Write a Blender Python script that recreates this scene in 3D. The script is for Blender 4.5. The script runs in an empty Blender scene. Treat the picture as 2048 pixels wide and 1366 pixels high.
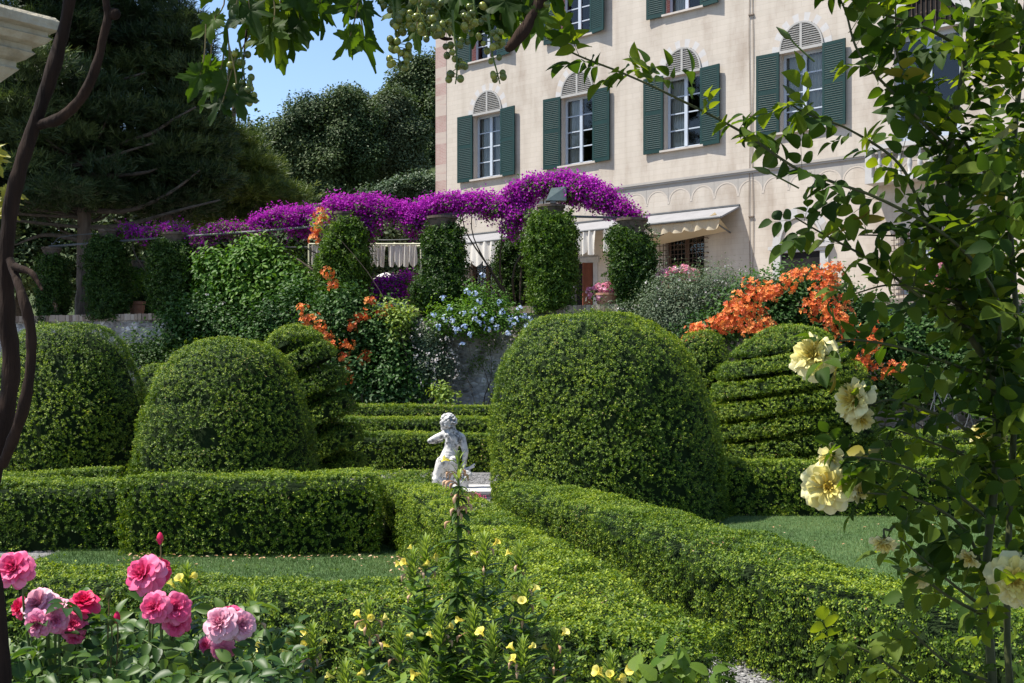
import bpy, math, random
import numpy as np
from mathutils import Vector, Matrix

rng = np.random.default_rng(11)
random.seed(5)
scene = bpy.context.scene
COL = scene.collection
E, FPX, CX, HY = 1.8, 2300.0, 1024.0, 750.0     # eye height, focal length and horizon of the survey of the site


def W(px, py, Y):
    return np.array([(px - CX) / FPX * Y, Y, E + (HY - py) / FPX * Y])


def T(px, py, z):
    Y = (E - z) * FPX / (py - HY)
    return np.array([(px - CX) / FPX * Y, Y, z])


def nrm(a):
    a = np.asarray(a, float)
    return a / np.maximum(np.linalg.norm(a, axis=-1, keepdims=True), 1e-9)


# ------------------------------------------------------------------ noise
def _hash(i, j, k, s):
    n = (i * 374761393 + j * 668265263 + k * 2147483647 + s * 1274126177) & 0xFFFFFFFF
    n = ((n ^ (n >> 13)) * 1274126177) & 0xFFFFFFFF
    n = (n ^ (n >> 16)) & 0xFFFFFFFF
    return n.astype(np.float64) / 4294967295.0


def noise(P, f=1.0, s=0):
    P = np.asarray(P, float) * f + 1000.0
    i = np.floor(P).astype(np.int64)
    t = P - i
    t = t * t * (3 - 2 * t)
    r = 0
    for a in (0, 1):
        for b in (0, 1):
            for c in (0, 1):
                w = (t[..., 0] if a else 1 - t[..., 0]) * (t[..., 1] if b else 1 - t[..., 1]) * (t[..., 2] if c else 1 - t[..., 2])
                r = r + w * _hash(i[..., 0] + a, i[..., 1] + b, i[..., 2] + c, s)
    return r * 2 - 1


# ------------------------------------------------------------------ mesh collecting
class MB:
    def __init__(self):
        self.v, self.f, self.n = [], [], 0

    def add(self, V, F, mat=0, rnd=None):
        """V (n,3); F (m,k) int; rnd scalar or (m,)"""
        V = np.asarray(V, float).reshape(-1, 3)
        F = np.asarray(F, np.int64)
        if F.ndim == 1:
            F = F.reshape(1, -1)
        r = np.full(len(F), 0.5) if rnd is None else np.broadcast_to(np.asarray(rnd, float), (len(F),))
        self.v.append(V)
        self.f.append((F + self.n, mat, r))
        self.n += len(V)

    def join(self, o):
        for V in o.v:
            self.v.append(V)
        for F, m, r in o.f:
            self.f.append((F + self.n, m, r))
        self.n += o.n

    def mesh(self, name, mats, smooth=False):
        me = bpy.data.meshes.new(name)
        V = np.concatenate(self.v).astype(np.float32)
        loops = np.concatenate([F.ravel() for F, m, r in self.f]).astype(np.int32)
        sizes = np.concatenate([np.full(len(F), F.shape[1]) for F, m, r in self.f]).astype(np.int32)
        mi = np.concatenate([np.full(len(F), m) for F, m, r in self.f]).astype(np.int32)
        rr = np.concatenate([r for F, m, r in self.f]).astype(np.float32)
        me.vertices.add(len(V))
        me.vertices.foreach_set('co', V.ravel())
        me.loops.add(len(loops))
        me.loops.foreach_set('vertex_index', loops)
        me.polygons.add(len(sizes))
        st = np.zeros(len(sizes), np.int32)
        st[1:] = np.cumsum(sizes)[:-1]
        me.polygons.foreach_set('loop_start', st)
        me.polygons.foreach_set('loop_total', sizes)
        me.polygons.foreach_set('material_index', mi)
        me.polygons.foreach_set('use_smooth', np.full(len(sizes), bool(smooth)))
        for m in (mats if isinstance(mats, (list, tuple)) else [mats]):
            me.materials.append(m)
        a = me.attributes.new('rnd', 'FLOAT', 'FACE')
        a.data.foreach_set('value', rr)
        me.update()
        return me

    def build(self, name, mats, parent=None, smooth=False, loc=None):
        if loc is not None:
            o3 = np.asarray(loc, float)
            self.v = [v - o3 for v in self.v]
        ob = bpy.data.objects.new(name, self.mesh(name, mats, smooth))
        COL.objects.link(ob)
        if loc is not None:
            ob.location = loc
        if parent is not None:
            ob.parent = parent
        return ob


def tag(o, label=None, cat=None, group=None, kind=None):
    for k, v in (('label', label), ('category', cat), ('group', group), ('kind', kind)):
        if v:
            o[k] = v
    return o


def empty(name, loc, label=None, cat=None, group=None, rz=0.0):
    o = bpy.data.objects.new(name, None)
    o.empty_display_size = 0.1
    COL.objects.link(o)
    o.location = [float(c) for c in loc]
    o.rotation_euler = (0, 0, rz)
    return tag(o, label, cat, group)


class Part:
    """collects world-space geometry and links it under a root placed at loc (no rotation)"""


def put(mb, name, mats, root, smooth=False, parent=None):
    """link world-space geometry as a child of root (root has only a translation)"""
    off = np.array(root.location)
    p = parent
    if p is not None:
        pass
    mb.v = [v - off for v in mb.v]
    return mb.build(name, mats, parent if parent is not None else root, smooth)


# ------------------------------------------------------------------ primitives
BF = np.array([[0, 3, 2, 1], [4, 5, 6, 7], [0, 1, 5, 4], [1, 2, 6, 5], [2, 3, 7, 6], [3, 0, 4, 7]])


def box(mb, lo, hi, mat=0, M=None, rnd=None):
    x0, y0, z0 = lo
    x1, y1, z1 = hi
    V = np.array([[x0, y0, z0], [x1, y0, z0], [x1, y1, z0], [x0, y1, z0], [x0, y0, z1], [x1, y0, z1], [x1, y1, z1], [x0, y1, z1]], float)
    if M is not None:
        V = V @ M[0].T + M[1]
    mb.add(V, BF, mat, rnd)


def catmull(P, n):
    P = np.asarray(P, float)
    if len(P) < 3:
        t = np.linspace(0, 1, n)[:, None]
        return P[0] * (1 - t) + P[-1] * t
    Q = np.vstack([2 * P[0] - P[1], P, 2 * P[-1] - P[-2]])
    t = np.linspace(0, len(P) - 1 - 1e-9, n)
    i = t.astype(int)
    u = (t - i)[:, None]
    a, b, c, d = Q[i], Q[i + 1], Q[i + 2], Q[i + 3]
    return 0.5 * (2 * b + (c - a) * u + (2 * a - 5 * b + 4 * c - d) * u ** 2 + (3 * b - a - 3 * c + d) * u ** 3)


def tube(mb, P, R, seg=8, n=None, mat=0, rough=0.0, nf=20., rnd=None, cap=True, seed=3):
    P = np.asarray(P, float)
    R = np.broadcast_to(np.asarray(R, float), (len(P),))
    if n:
        t = np.linspace(0, len(P) - 1, n)
        R = np.interp(t, np.arange(len(P)), R)
        P = catmull(P, n)
    m = len(P)
    tg = nrm(np.gradient(P, axis=0))
    ref = np.array([0, 0, 1.]) if abs(tg[0][2]) < 0.9 else np.array([1., 0, 0])
    u = nrm(np.cross(tg[0], ref))
    U = []
    for k in range(m):
        u = nrm(u - tg[k] * np.dot(u, tg[k]))
        U.append(u)
    U = np.array(U)
    Vv = np.cross(tg, U)
    a = np.linspace(0, 2 * np.pi, seg, endpoint=False)
    ring = U[:, None, :] * np.cos(a)[None, :, None] + Vv[:, None, :] * np.sin(a)[None, :, None]
    X = P[:, None, :] + ring * R[:, None, None]
    if rough:
        d = noise(X, nf, seed)[..., None] + 0.5 * noise(X, nf * 2.3, seed + 1)[..., None]
        X = X + ring * d * rough * R[:, None, None]
    idx = np.arange(m * seg).reshape(m, seg)
    nx = np.roll(idx, -1, 1)
    F = np.stack([idx[:-1], nx[:-1], nx[1:], idx[1:]], -1).reshape(-1, 4)
    mb.add(X.reshape(-1, 3), F, mat, rnd)
    if cap:
        mb.add(X[0], [list(range(seg))[::-1]], mat, rnd if np.isscalar(rnd) else None)
        mb.add(X[-1], [list(range(seg))], mat, rnd if np.isscalar(rnd) else None)


def lathe(mb, prof, c, seg=24, mat=0, axis=None):
    prof = np.asarray(prof, float)
    a = np.linspace(0, 2 * np.pi, seg, endpoint=False)
    X = np.stack([prof[:, None, 0] * np.cos(a), prof[:, None, 0] * np.sin(a), np.repeat(prof[:, None, 1], seg, 1)], -1)
    V = X.reshape(-1, 3)
    if axis is not None:
        z = nrm(axis)
        x = nrm(np.cross(z, [0.3, 0.5, 0.81]))
        y = np.cross(z, x)
        V = V @ np.array([x, y, z])
    V = V + np.asarray(c, float)
    m = len(prof)
    idx = np.arange(m * seg).reshape(m, seg)
    nx = np.roll(idx, -1, 1)
    mb.add(V, np.stack([idx[:-1], nx[:-1], nx[1:], idx[1:]], -1).reshape(-1, 4), mat)


_u = np.linspace(0, np.pi, 9)


def ico(c, r, seg=10, rings=7):
    """unit-ish ellipsoid verts and faces"""
    ph = np.linspace(0, np.pi, rings)
    a = np.linspace(0, 2 * np.pi, seg, endpoint=False)
    X = np.stack([np.sin(ph)[:, None] * np.cos(a), np.sin(ph)[:, None] * np.sin(a), np.repeat(np.cos(ph)[:, None], seg, 1)], -1).reshape(-1, 3)
    idx = np.arange(rings * seg).reshape(rings, seg)
    nx = np.roll(idx, -1, 1)
    F = np.stack([idx[:-1], idx[1:], nx[1:], nx[:-1]], -1).reshape(-1, 4)
    return X * np.asarray(r) + np.asarray(c), F


def grid_faces(nu, nv, closed_u=False):
    idx = np.arange(nu * nv).reshape(nu, nv)
    if closed_u:
        a, b = idx, np.roll(idx, -1, 0)
    else:
        a, b = idx[:-1], idx[1:]
    return np.stack([a[:, :-1], b[:, :-1], b[:, 1:], a[:, 1:]], -1).reshape(-1, 4)


def arc_strip(mb, cx, cz, rx0, rz0, rx1, rz1, y0, y1, n=28, mat=0, alt=None, a0=0.0, a1=math.pi):
    """a continuous moulding along a half-ring in the x,z plane between y0 (outer face) and y1"""
    a = np.linspace(a0, a1, n + 1)
    V = []
    for t in a:
        c, s = math.cos(t), math.sin(t)
        V += [(cx + rx0 * c, y1, cz + rz0 * s), (cx + rx0 * c, y0, cz + rz0 * s), (cx + rx1 * c, y0, cz + rz1 * s), (cx + rx1 * c, y1, cz + rz1 * s)]
    off = mb.n
    mb.v.append(np.array(V))
    mb.n += len(V)
    for k in range(n):
        F = np.array([(k * 4 + q, k * 4 + q + 1, k * 4 + q + 5, k * 4 + q + 4) for q in range(3)]) + off
        m = mat if alt is None else alt[int(k * alt[2] / n) % 2]
        mb.f.append((F, m, np.full(3, .5)))


def rot_z(a):
    c, s = math.cos(a), math.sin(a)
    return np.array([[c, -s, 0], [s, c, 0], [0, 0, 1.]])


# ------------------------------------------------------------------ leaf templates and instancing
def tmpl(V, F):
    return np.asarray(V, float), np.asarray(F, np.int64)


KITE = tmpl([(0, 0, 0), (.30, .5, .07), (0, 1, 0), (-.30, .5, .07)], [(0, 1, 2, 3)])
BRACT = tmpl([(0, 0, 0), (.46, .42, .12), (0, 1, .05), (-.46, .42, .12)], [(0, 1, 2, 3)])
SLIM = tmpl([(0, 0, 0), (.14, .45, .03), (0, 1, -.05), (-.14, .45, .03)], [(0, 1, 2, 3)])
NEEDLE = tmpl([(-.022, 0, 0), (.022, 0, 0), (.012, 1, 0), (-.012, 1, 0)], [(0, 1, 2, 3)])


def ovate(rows=5, w=.36, fold=.12, curl=.12, power=.8, tip=1.0):
    V, F = [], []
    ts = np.linspace(0, 1, rows)
    for t in ts:
        ww = w * (math.sin(math.pi * min(1, t ** power * .98 + .02))) ** .8
        zc = -curl * t * t
        V += [(-ww, t, zc + fold * ww / w), (0, t, zc), (ww, t, zc + fold * ww / w)]
    for k in range(rows - 1):
        b = k * 3
        F += [(b, b + 1, b + 4, b + 3), (b + 1, b + 2, b + 5, b + 4)]
    return tmpl(V, F)


OVATE = ovate(6, .34, .10, .14, .75)
OVAL4 = ovate(4, .30, .09, .10, .8)
LANCE = ovate(5, .13, .05, .22, .8)


def palmate(n=5, seed=0):
    """a five-lobed, toothed vine leaf lying along +Y, stalk at the origin"""
    r = np.random.default_rng(seed)
    lobes = [(math.radians(90), 1.0), (math.radians(32), .82), (math.radians(148), .82), (math.radians(-28), .58), (math.radians(208), .58)]
    A = np.radians(np.linspace(-82, 262, 97))
    R = []
    for k, a in enumerate(A):
        v = 0
        for la, lr in lobes:
            v = max(v, lr * math.exp(-((a - la) / .46) ** 2))
        v = max(v, .46)
        v *= 1 + (.07 if k % 4 < 2 else -.05)
        R.append(v)
    R = np.array(R) * .62
    V = [(0, 0.0, 0)]
    rings = [.33, .66, 1.0]
    fx = r.normal(0, .10, 4)
    for q in rings:
        for a, rr in zip(A, R):
            x, y = math.cos(a) * rr * q, math.sin(a) * rr * q + 0.0
            z = -.22 * (x * x + y * y) + .10 * abs(math.sin(2.5 * (a - math.pi / 2))) * q * rr * 2 + fx[0] * x * y + fx[1] * x * x + fx[2] * x + .05 * math.sin(9 * x + 7 * y + seed)
            V.append((x, y, z))
    F = []
    n = len(A)
    V2 = list(V)
    for k in range(n - 1):
        F.append((0, 1 + k, 2 + k, 2 + k))
    F4 = []
    for q in range(2):
        for k in range(n - 1):
            a = 1 + q * n + k
            F4.append((a, a + n, a + n + 1, a + 1))
    V = np.array(V)
    return V, np.array([(f[0], f[1], f[2]) for f in F]), np.array(F4)


def inst(mb, tm, P, D, N, S, mat=0, rnd=None, widen=None):
    """template laid along directions D with upper sides facing N, at P, scaled by S"""
    V, F = tm[0], tm[1]
    P = np.asarray(P, float)
    n = len(P)
    if n == 0:
        return
    D = nrm(D)
    Z = nrm(N - D * np.sum(N * D, -1, keepdims=True))
    X = np.cross(D, Z)
    S = np.broadcast_to(np.asarray(S, float), (n,))
    wd = np.ones(n) if widen is None else np.broadcast_to(widen, (n,))
    out = (V[None, :, 0, None] * X[:, None, :] * wd[:, None, None] + V[None, :, 1, None] * D[:, None, :] + V[None, :, 2, None] * Z[:, None, :]) * S[:, None, None] + P[:, None, :]
    r = rng.random(n) if rnd is None else np.broadcast_to(rnd, (n,))
    Fs = tm[1:]
    base = (np.arange(n) * len(V))[:, None, None]
    off = mb.n
    mb.v.append(out.reshape(-1, 3))
    for Fk in Fs:
        Fk = np.asarray(Fk)
        mb.f.append(((Fk[None] + base).reshape(-1, Fk.shape[1]) + off, mat, np.repeat(r, len(Fk))))
    mb.n += n * len(V)


def rvec(n):
    return nrm(rng.normal(size=(n, 3)))


# ------------------------------------------------------------------ sampling of gridded surfaces
def sample_grid(G, density, closed_u=False):
    """G (nu,nv,3): random points and normals by area; density per m2"""
    A = G if not closed_u else np.concatenate([G, G[:1]], 0)
    a, b, c, d = A[:-1, :-1], A[1:, :-1], A[1:, 1:], A[:-1, 1:]
    nn = np.cross(c - a, d - b)
    ar = np.linalg.norm(nn, axis=-1) / 2
    n = int(ar.sum() * density)
    p = (ar / ar.sum()).ravel()
    k = rng.choice(len(p), n, p=p)
    s, t = rng.random((n, 1)), rng.random((n, 1))
    a, b, c, d = (q.reshape(-1, 3)[k] for q in (a, b, c, d))
    P = (a * (1 - s) + b * s) * (1 - t) + (d * (1 - s) + c * s) * t
    N = nrm(nn.reshape(-1, 3)[k])
    return P, N


def sprigs(mb, P, N, L, k=6, hole=.12, lumps=.03, lean=.45, mat=0, seed=0, tm=KITE, up=.12, dead=None):
    """small twigs of box leaves standing out of a clipped surface; hole: share of bare gaps; lumps: unevenness in m"""
    h = noise(P, 7.0, seed) * .5 + noise(P, 16.0, seed + 1) * .5
    keep = h > np.quantile(h, hole * .75) + .28 * (1 - np.clip(N[:, 2], 0, 1)) * (hole > 0) * np.std(h) if hole > 0 else np.ones(len(P), bool)
    P, N, h = P[keep], N[keep], h[keep]
    P = P + N * (lumps * (noise(P, 1.7, seed + 2) + 1.1 * noise(P, 5.0, seed + 3)))[:, None] + N * ((rng.random(len(P)) * 2.5 - 2.3) * L * (1 - .68 * np.clip(N[:, 2], 0, 1) ** 2))[:, None]
    n = len(P)
    a = nrm(N + rng.normal(size=(n, 3)) * lean + np.array([0, 0, up]))
    ref = rvec(n)
    u = nrm(np.cross(a, ref))
    v = np.cross(a, u)
    patch = .5 + .5 * noise(P, 1.1, seed + 4)
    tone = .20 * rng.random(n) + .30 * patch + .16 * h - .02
    for j in range(k):
        f = j / max(1, k - 1)
        ang = j * 2.4 + rng.random(n) * .9
        rad = u * np.cos(ang)[:, None] + v * np.sin(ang)[:, None]
        D = nrm(a * (.10 + .42 * f) + rad)
        Q = P + a * (f * L * 1.3)[..., None] if np.ndim(f) else P + a * (f * L * 1.3)
        inst(mb, tm, Q, D, a + .35 * rvec(n), L * (.8 + .4 * rng.random(n)), mat, np.clip(tone + .42 * f * (.55 + .9 * rng.random(n)), 0, 1))  # paler young tips; inner leaves also darkened to deepen the shade
    if dead is not None:
        q = np.where((noise(P, 2.2, seed + 20) > .42) & (rng.random(n) < .10) | (rng.random(n) < .004))[0]
        if len(q):
            inst(mb, tm, P[q] + a[q] * L, nrm(u[q] + .5 * a[q]), a[q] + .4 * rvec(len(q)), L, dead)


# ------------------------------------------------------------------ materials
def nt(mat):
    mat.use_nodes = True
    t = mat.node_tree
    t.nodes.clear()
    return t, t.nodes, t.links


def principled(t, rough=.6, spec=.3):
    n, l = t.nodes, t.links
    o = n.new('ShaderNodeOutputMaterial')
    b = n.new('ShaderNodeBsdfPrincipled')
    b.inputs['Roughness'].default_value = rough
    b.inputs['Specular IOR Level'].default_value = spec
    l.new(b.outputs[0], o.inputs[0])
    return b, o


def ramp(t, stops, interp='LINEAR'):
    r = t.nodes.new('ShaderNodeValToRGB')
    r.color_ramp.interpolation = interp
    e = r.color_ramp.elements
    while len(e) < len(stops):
        e.new(.5)
    for k, (p, c) in enumerate(stops):
        e[k].position = p
        e[k].color = (*c, 1)
    return r


def mat_leaf(name, dark, mid, light, trans=.3, tcol=None, rough=.45, spec=.35, vein=False):
    m = bpy.data.materials.new(name)
    t, n, l = nt(m)
    b, o = principled(t, rough, spec)
    at = n.new('ShaderNodeAttribute')
    at.attribute_name = 'rnd'
    r = ramp(t, [(0, dark), (.5, mid), (1, light)])
    l.new(at.outputs['Fac'], r.inputs[0])
    src = r.outputs[0]
    l.new(src, b.inputs['Base Color'])
    if trans:
        tr = n.new('ShaderNodeBsdfTranslucent')
        mx = n.new('ShaderNodeMix')
        mx.data_type = 'RGBA'
        mx.blend_type = 'MULTIPLY'
        mx.inputs[0].default_value = 1
        tc = tcol or (1.9, 1.7, .6)
        mx.inputs[7].default_value = (*tc, 1)
        l.new(src, mx.inputs[6])
        l.new(mx.outputs[2], tr.inputs['Color'])
        ms = n.new('ShaderNodeMixShader')
        ms.inputs[0].default_value = trans
        l.new(b.outputs[0], ms.inputs[1])
        l.new(tr.outputs[0], ms.inputs[2])
        l.new(ms.outputs[0], o.inputs[0])
    return m


def mat_noise(name, c1, c2, scale=8., rough=.8, spec=.2, bump=0., detail=6., c3=None, dist=.02, stretch=None, bscale=None, metal=0.):
    m = bpy.data.materials.new(name)
    t, n, l = nt(m)
    b, o = principled(t, rough, spec)
    b.inputs['Metallic'].default_value = metal
    tc = n.new('ShaderNodeTexCoord')
    mp = n.new('ShaderNodeMapping')
    if stretch:
        mp.inputs['Scale'].default_value = stretch
    l.new(tc.outputs['Object'], mp.inputs[0])
    nz = n.new('ShaderNodeTexNoise')
    nz.inputs['Scale'].default_value = scale
    nz.inputs['Detail'].default_value = detail
    nz.inputs['Roughness'].default_value = .65
    l.new(mp.outputs[0], nz.inputs['Vector'])
    st = [(.3, c1), (.7, c2)] if c3 is None else [(.3, c1), (.52, c2), (.68, c3)]
    r = ramp(t, st)
    l.new(nz.outputs[0], r.inputs[0])
    l.new(r.outputs[0], b.inputs['Base Color'])
    if bump:
        n2 = n.new('ShaderNodeTexNoise')
        n2.inputs['Scale'].default_value = bscale or scale * 3
        n2.inputs['Detail'].default_value = 5
        l.new(mp.outputs[0], n2.inputs['Vector'])
        bp = n.new('ShaderNodeBump')
        bp.inputs['Strength'].default_value = bump
        bp.inputs['Distance'].default_value = dist
        l.new(n2.outputs[0], bp.inputs['Height'])
        l.new(bp.outputs[0], b.inputs['Normal'])
    return m


M = {}
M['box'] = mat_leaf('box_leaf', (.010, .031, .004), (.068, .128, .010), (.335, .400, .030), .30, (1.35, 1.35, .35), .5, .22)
M['box_dark'] = mat_leaf('box_leaf_shaded_side', (.015, .040, .007), (.050, .105, .014), (.125, .185, .026), .30, (1.5, 1.5, .5), .36, .45)
M['twig'] = mat_noise('dark_plant_core', (.006, .012, .003), (.014, .027, .007), 40, .9, .1)  # solid filler inside clipped plants, dark green like inner leaves, blocks light through
M['ivy'] = mat_leaf('ivy_leaf', (.008, .024, .004), (.024, .058, .009), (.070, .120, .020), .28, (1.5, 1.6, .6), .5, .22)
M['ivy_light'] = mat_leaf('creeping_fig_leaf', (.022, .055, .008), (.055, .110, .012), (.120, .180, .025), .32, (1.5, 1.6, .6), .5, .22)
M['bush_dark'] = mat_leaf('dark_bush_leaf', (.010, .032, .008), (.026, .072, .014), (.065, .130, .025), .28, (1.5, 1.6, .6), .5, .22)
M['bush_light'] = mat_leaf('bright_bush_leaf', (.025, .075, .010), (.060, .145, .015), (.140, .230, .028), .35, (1.6, 1.6, .5), .5, .22)
M['grey_leaf'] = mat_leaf('grey_green_leaf', (.030, .055, .030), (.075, .115, .060), (.165, .200, .120), .25, (1.2, 1.3, .8), .5, .3)
M['oak'] = mat_leaf('holm_oak_leaf', (.013, .029, .010), (.045, .076, .028), (.130, .165, .060), .22, (1.3, 1.4, .7), .55, .2)
M['oak_pale'] = mat_leaf('pale_holm_oak_leaf', (.022, .040, .018), (.068, .098, .044), (.190, .215, .120), .22, (1.3, 1.4, .7), .55, .2)
M['pine'] = mat_leaf('pine_needle', (.005, .014, .005), (.022, .044, .015), (.100, .140, .045), .22, (1.4, 1.4, .6), .5, .3)
M['pine_light'] = mat_leaf('paler_pine_needle', (.010, .024, .007), (.045, .078, .018), (.160, .200, .045), .26, (1.4, 1.4, .5), .5, .3)  # needles of the second pine, paler than the others
M['bract'] = mat_leaf('bougainvillea_bract', (.15, .005, .16), (.34, .015, .34), (.52, .04, .54), .38, (1.2, 1.1, 1.15), .6, .12)
M['orange'] = mat_leaf('trumpet_flower', (.40, .06, .02), (.64, .145, .035), (.78, .33, .085), .3, (1.2, 1.1, .8), .5, .25)
M['bluef'] = mat_leaf('plumbago_flower', (.30, .40, .66), (.46, .56, .78), (.66, .72, .84), .3, (1.1, 1.1, 1.1), .55, .2)
M['pinkf'] = mat_leaf('pink_geranium_flower', (.58, .14, .28), (.78, .34, .48), (.86, .55, .64), .35, (1.1, 1.0, 1.0), .55, .2)
M['whitef'] = mat_leaf('white_flower', (.45, .42, .42), (.6, .55, .55), (.75, .7, .7), .25, (1.1, 1.1, 1.1), .55, .2)
M['rose_pink'] = mat_leaf('pink_rose_petal', (.55, .030, .13), (.68, .085, .23), (.76, .26, .42), .30, (1.25, 1.1, 1.1), .5, .25)
M['rose_mauve'] = mat_leaf('mauve_rose_petal', (.52, .09, .22), (.64, .19, .34), (.72, .36, .48), .30, (1.2, 1.1, 1.1), .5, .25)
M['rose_pale'] = mat_leaf('pale_pink_rose_petal', (.54, .13, .24), (.68, .33, .43), (.76, .54, .60), .30, (1.2, 1.1, 1.1), .5, .25)
M['rose_red'] = mat_leaf('red_rose_petal', (.50, .008, .06), (.62, .02, .11), (.70, .07, .19), .30, (1.3, 1.0, 1.0), .5, .25)
M['rose_yellow'] = mat_leaf('yellow_rose_petal', (.62, .46, .07), (.70, .62, .20), (.76, .72, .42), .38, (1.1, 1.08, .9), .5, .25)
M['primrose'] = mat_leaf('primrose_petal', (.70, .52, .06), (.76, .66, .12), (.80, .74, .26), .35, (1.1, 1.1, .9), .5, .25)
M['withered'] = mat_leaf('withered_flower', (.32, .17, .09), (.52, .32, .18), (.62, .46, .32), .25, (1.2, 1.1, .9), .7, .15)
M['rose_leaf'] = mat_leaf('rose_leaf', (.014, .034, .007), (.036, .074, .011), (.090, .130, .018), .46, (2.9, 2.5, .35), .6, .12)
M['bush_rose_leaf'] = mat_leaf('bush_rose_leaf', (.016, .046, .010), (.036, .084, .016), (.085, .145, .028), .32, (1.8, 1.7, .5), .45, .3)
M['prim_leaf'] = mat_leaf('primrose_leaf', (.034, .080, .014), (.080, .150, .022), (.150, .225, .036), .32, (1.6, 1.6, .5), .42, .4)
M['prim_bud'] = mat_leaf('primrose_bud', (.10, .17, .03), (.18, .26, .05), (.28, .36, .09), .32, (1.5, 1.5, .5), .5, .3)
M['vine_leaf'] = mat_leaf('vine_leaf', (.012, .030, .006), (.028, .062, .009), (.062, .105, .014), .48, (3.0, 2.6, .35), .55, .15)
M['autumn_leaf'] = mat_leaf('yellowing_leaf', (.16, .12, .015), (.22, .20, .022), (.28, .28, .04), .40, (1.4, 1.3, .6), .45, .3)
M['bark_vine'] = mat_noise('vine_bark', (.005, .0035, .003), (.036, .020, .013), 18, .9, .15, .9, 8, dist=.01, stretch=(1, 1, .18), bscale=60)
M['bark_pine'] = mat_noise('pine_bark', (.05, .038, .030), (.17, .135, .11), 6, .9, .15, .9, 8, dist=.04, stretch=(1, 1, .25), bscale=16)
M['branch'] = mat_noise('branch_bark', (.03, .024, .018), (.10, .08, .06), 8, .9, .15, .5, dist=.02)
M['cane'] = mat_noise('green_cane', (.025, .035, .010), (.065, .070, .022), 20, .6, .3)
M['stem'] = mat_noise('green_stem', (.05, .09, .02), (.10, .14, .035), 20, .55, .3)
M['stem_red'] = mat_noise('reddish_stem', (.09, .07, .025), (.16, .13, .04), 20, .55, .3)
# ================================================================== world, light, camera
sun_dir = nrm([-1.05, -.12, 1.95])
world = bpy.data.worlds.new('World')
scene.world = world
world.use_nodes = True
wt = world.node_tree
bg = wt.nodes['Background']
sky = wt.nodes.new('ShaderNodeTexSky')
sky.sky_type = 'NISHITA'
sky.sun_disc = False
sky.sun_elevation = math.asin(sun_dir[2])
sky.sun_rotation = math.atan2(sun_dir[0], sun_dir[1])
sky.altitude = 50
sky.air_density = 1.0
sky.dust_density = .6
sky.ozone_density = 2.5
wt.links.new(sky.outputs[0], bg.inputs[0])
bg.inputs[1].default_value = .115
sl = bpy.data.lights.new('sun', 'SUN')
sl.energy = 5.0
sl.angle = math.radians(.5)
sl.color = (1.0, .94, .84)
so = bpy.data.objects.new('sun', sl)
COL.objects.link(so)
so.rotation_euler = Vector(sun_dir).to_track_quat('Z', 'Y').to_euler()
so.location = (-20, -4, 40)
cam = bpy.data.cameras.new('camera')
cam.sensor_width = 36
cam.lens = 36 * FPX / 2048
cam.shift_y = (HY - 683) / 2048
cam.clip_end = 2000
cam.clip_start = .05
co = bpy.data.objects.new('camera', cam)
COL.objects.link(co)
co.location = (0, 0, E)
co.rotation_euler = (math.pi / 2, 0, 0)
scene.camera = co
vs = scene.view_settings
vs.view_transform = 'Standard'
vs.look = 'None'
vs.exposure = 1.0
vs.gamma = 1
cy = scene.cycles
cy.max_bounces = 6
cy.diffuse_bounces = 3
cy.glossy_bounces = 2
cy.transmission_bounces = 4
cy.transparent_max_bounces = 6
cy.sample_clamp_indirect = 4
cy.use_denoising = True

# ================================================================== ground, lawns, terrace, hill
def gravel_mat(name, c1, c2, c3):
    m = bpy.data.materials.new(name)
    t, n, l = nt(m)
    b, o = principled(t, .9, .2)
    tc = n.new('ShaderNodeTexCoord')
    v = n.new('ShaderNodeTexVoronoi')
    v.inputs['Scale'].default_value = 45
    l.new(tc.outputs['Object'], v.inputs['Vector'])
    r = ramp(t, [(0, c1), (.5, c2), (1, c3)])
    l.new(v.outputs['Color'], r.inputs[0])
    nz = n.new('ShaderNodeTexNoise')
    nz.inputs['Scale'].default_value = 1.3
    l.new(tc.outputs['Object'], nz.inputs['Vector'])
    mx = n.new('ShaderNodeMix')
    mx.data_type = 'RGBA'
    l.new(nz.outputs[0], mx.inputs[0])
    l.new(r.outputs[0], mx.inputs[6])
    mx.inputs[7].default_value = (*c2, 1)
    l.new(mx.outputs[2], b.inputs['Base Color'])
    bp = n.new('ShaderNodeBump')
    bp.inputs['Strength'].default_value = .9
    bp.inputs['Distance'].default_value = .012
    bp.invert = True
    l.new(v.outputs['Distance'], bp.inputs['Height'])
    l.new(bp.outputs[0], b.inputs['Normal'])
    return m


M['gravel'] = gravel_mat('grey_gravel', (.06, .058, .056), (.15, .148, .148), (.28, .275, .275))
M['soil'] = mat_noise('leaf_strewn_soil', (.03, .020, .012), (.10, .06, .035), 14, .95, .1, .8, dist=.02)
M['lawn'] = mat_noise('clipped_lawn', (.035, .075, .022), (.075, .125, .045), 9, .9, .15, .7, dist=.01, bscale=140)
M['grass'] = mat_leaf('grass_blade', (.045, .085, .022), (.085, .135, .036), (.135, .180, .055), .2, (1.3, 1.4, .7), .5, .3)
M['hill'] = mat_noise('scrubby_hillside', (.020, .035, .012), (.07, .085, .035), .5, .95, .1, .6, dist=.2)
M['paving'] = mat_noise('terrace_paving', (.22, .18, .14), (.36, .31, .25), 2.5, .85, .2, .2)


def sheet(name, pts, z, mat, kind='structure'):
    mb = MB()
    V = np.array([(x, y, z) for x, y in pts], float)
    mb.add(V, [list(range(len(pts)))])
    o = mb.build(name, mat)
    return tag(o, kind=kind)


sheet('ground', [(-300, -60), (300, -60), (300, 500), (-300, 500)], 0.0, M['gravel'])

SL = .33                        # slant of the terrace wall


def wallY(x):
    return 26.2 - SL * x


ZW = 3.36                       # top of the wall coping
ZT = 3.14                       # terrace floor


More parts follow.
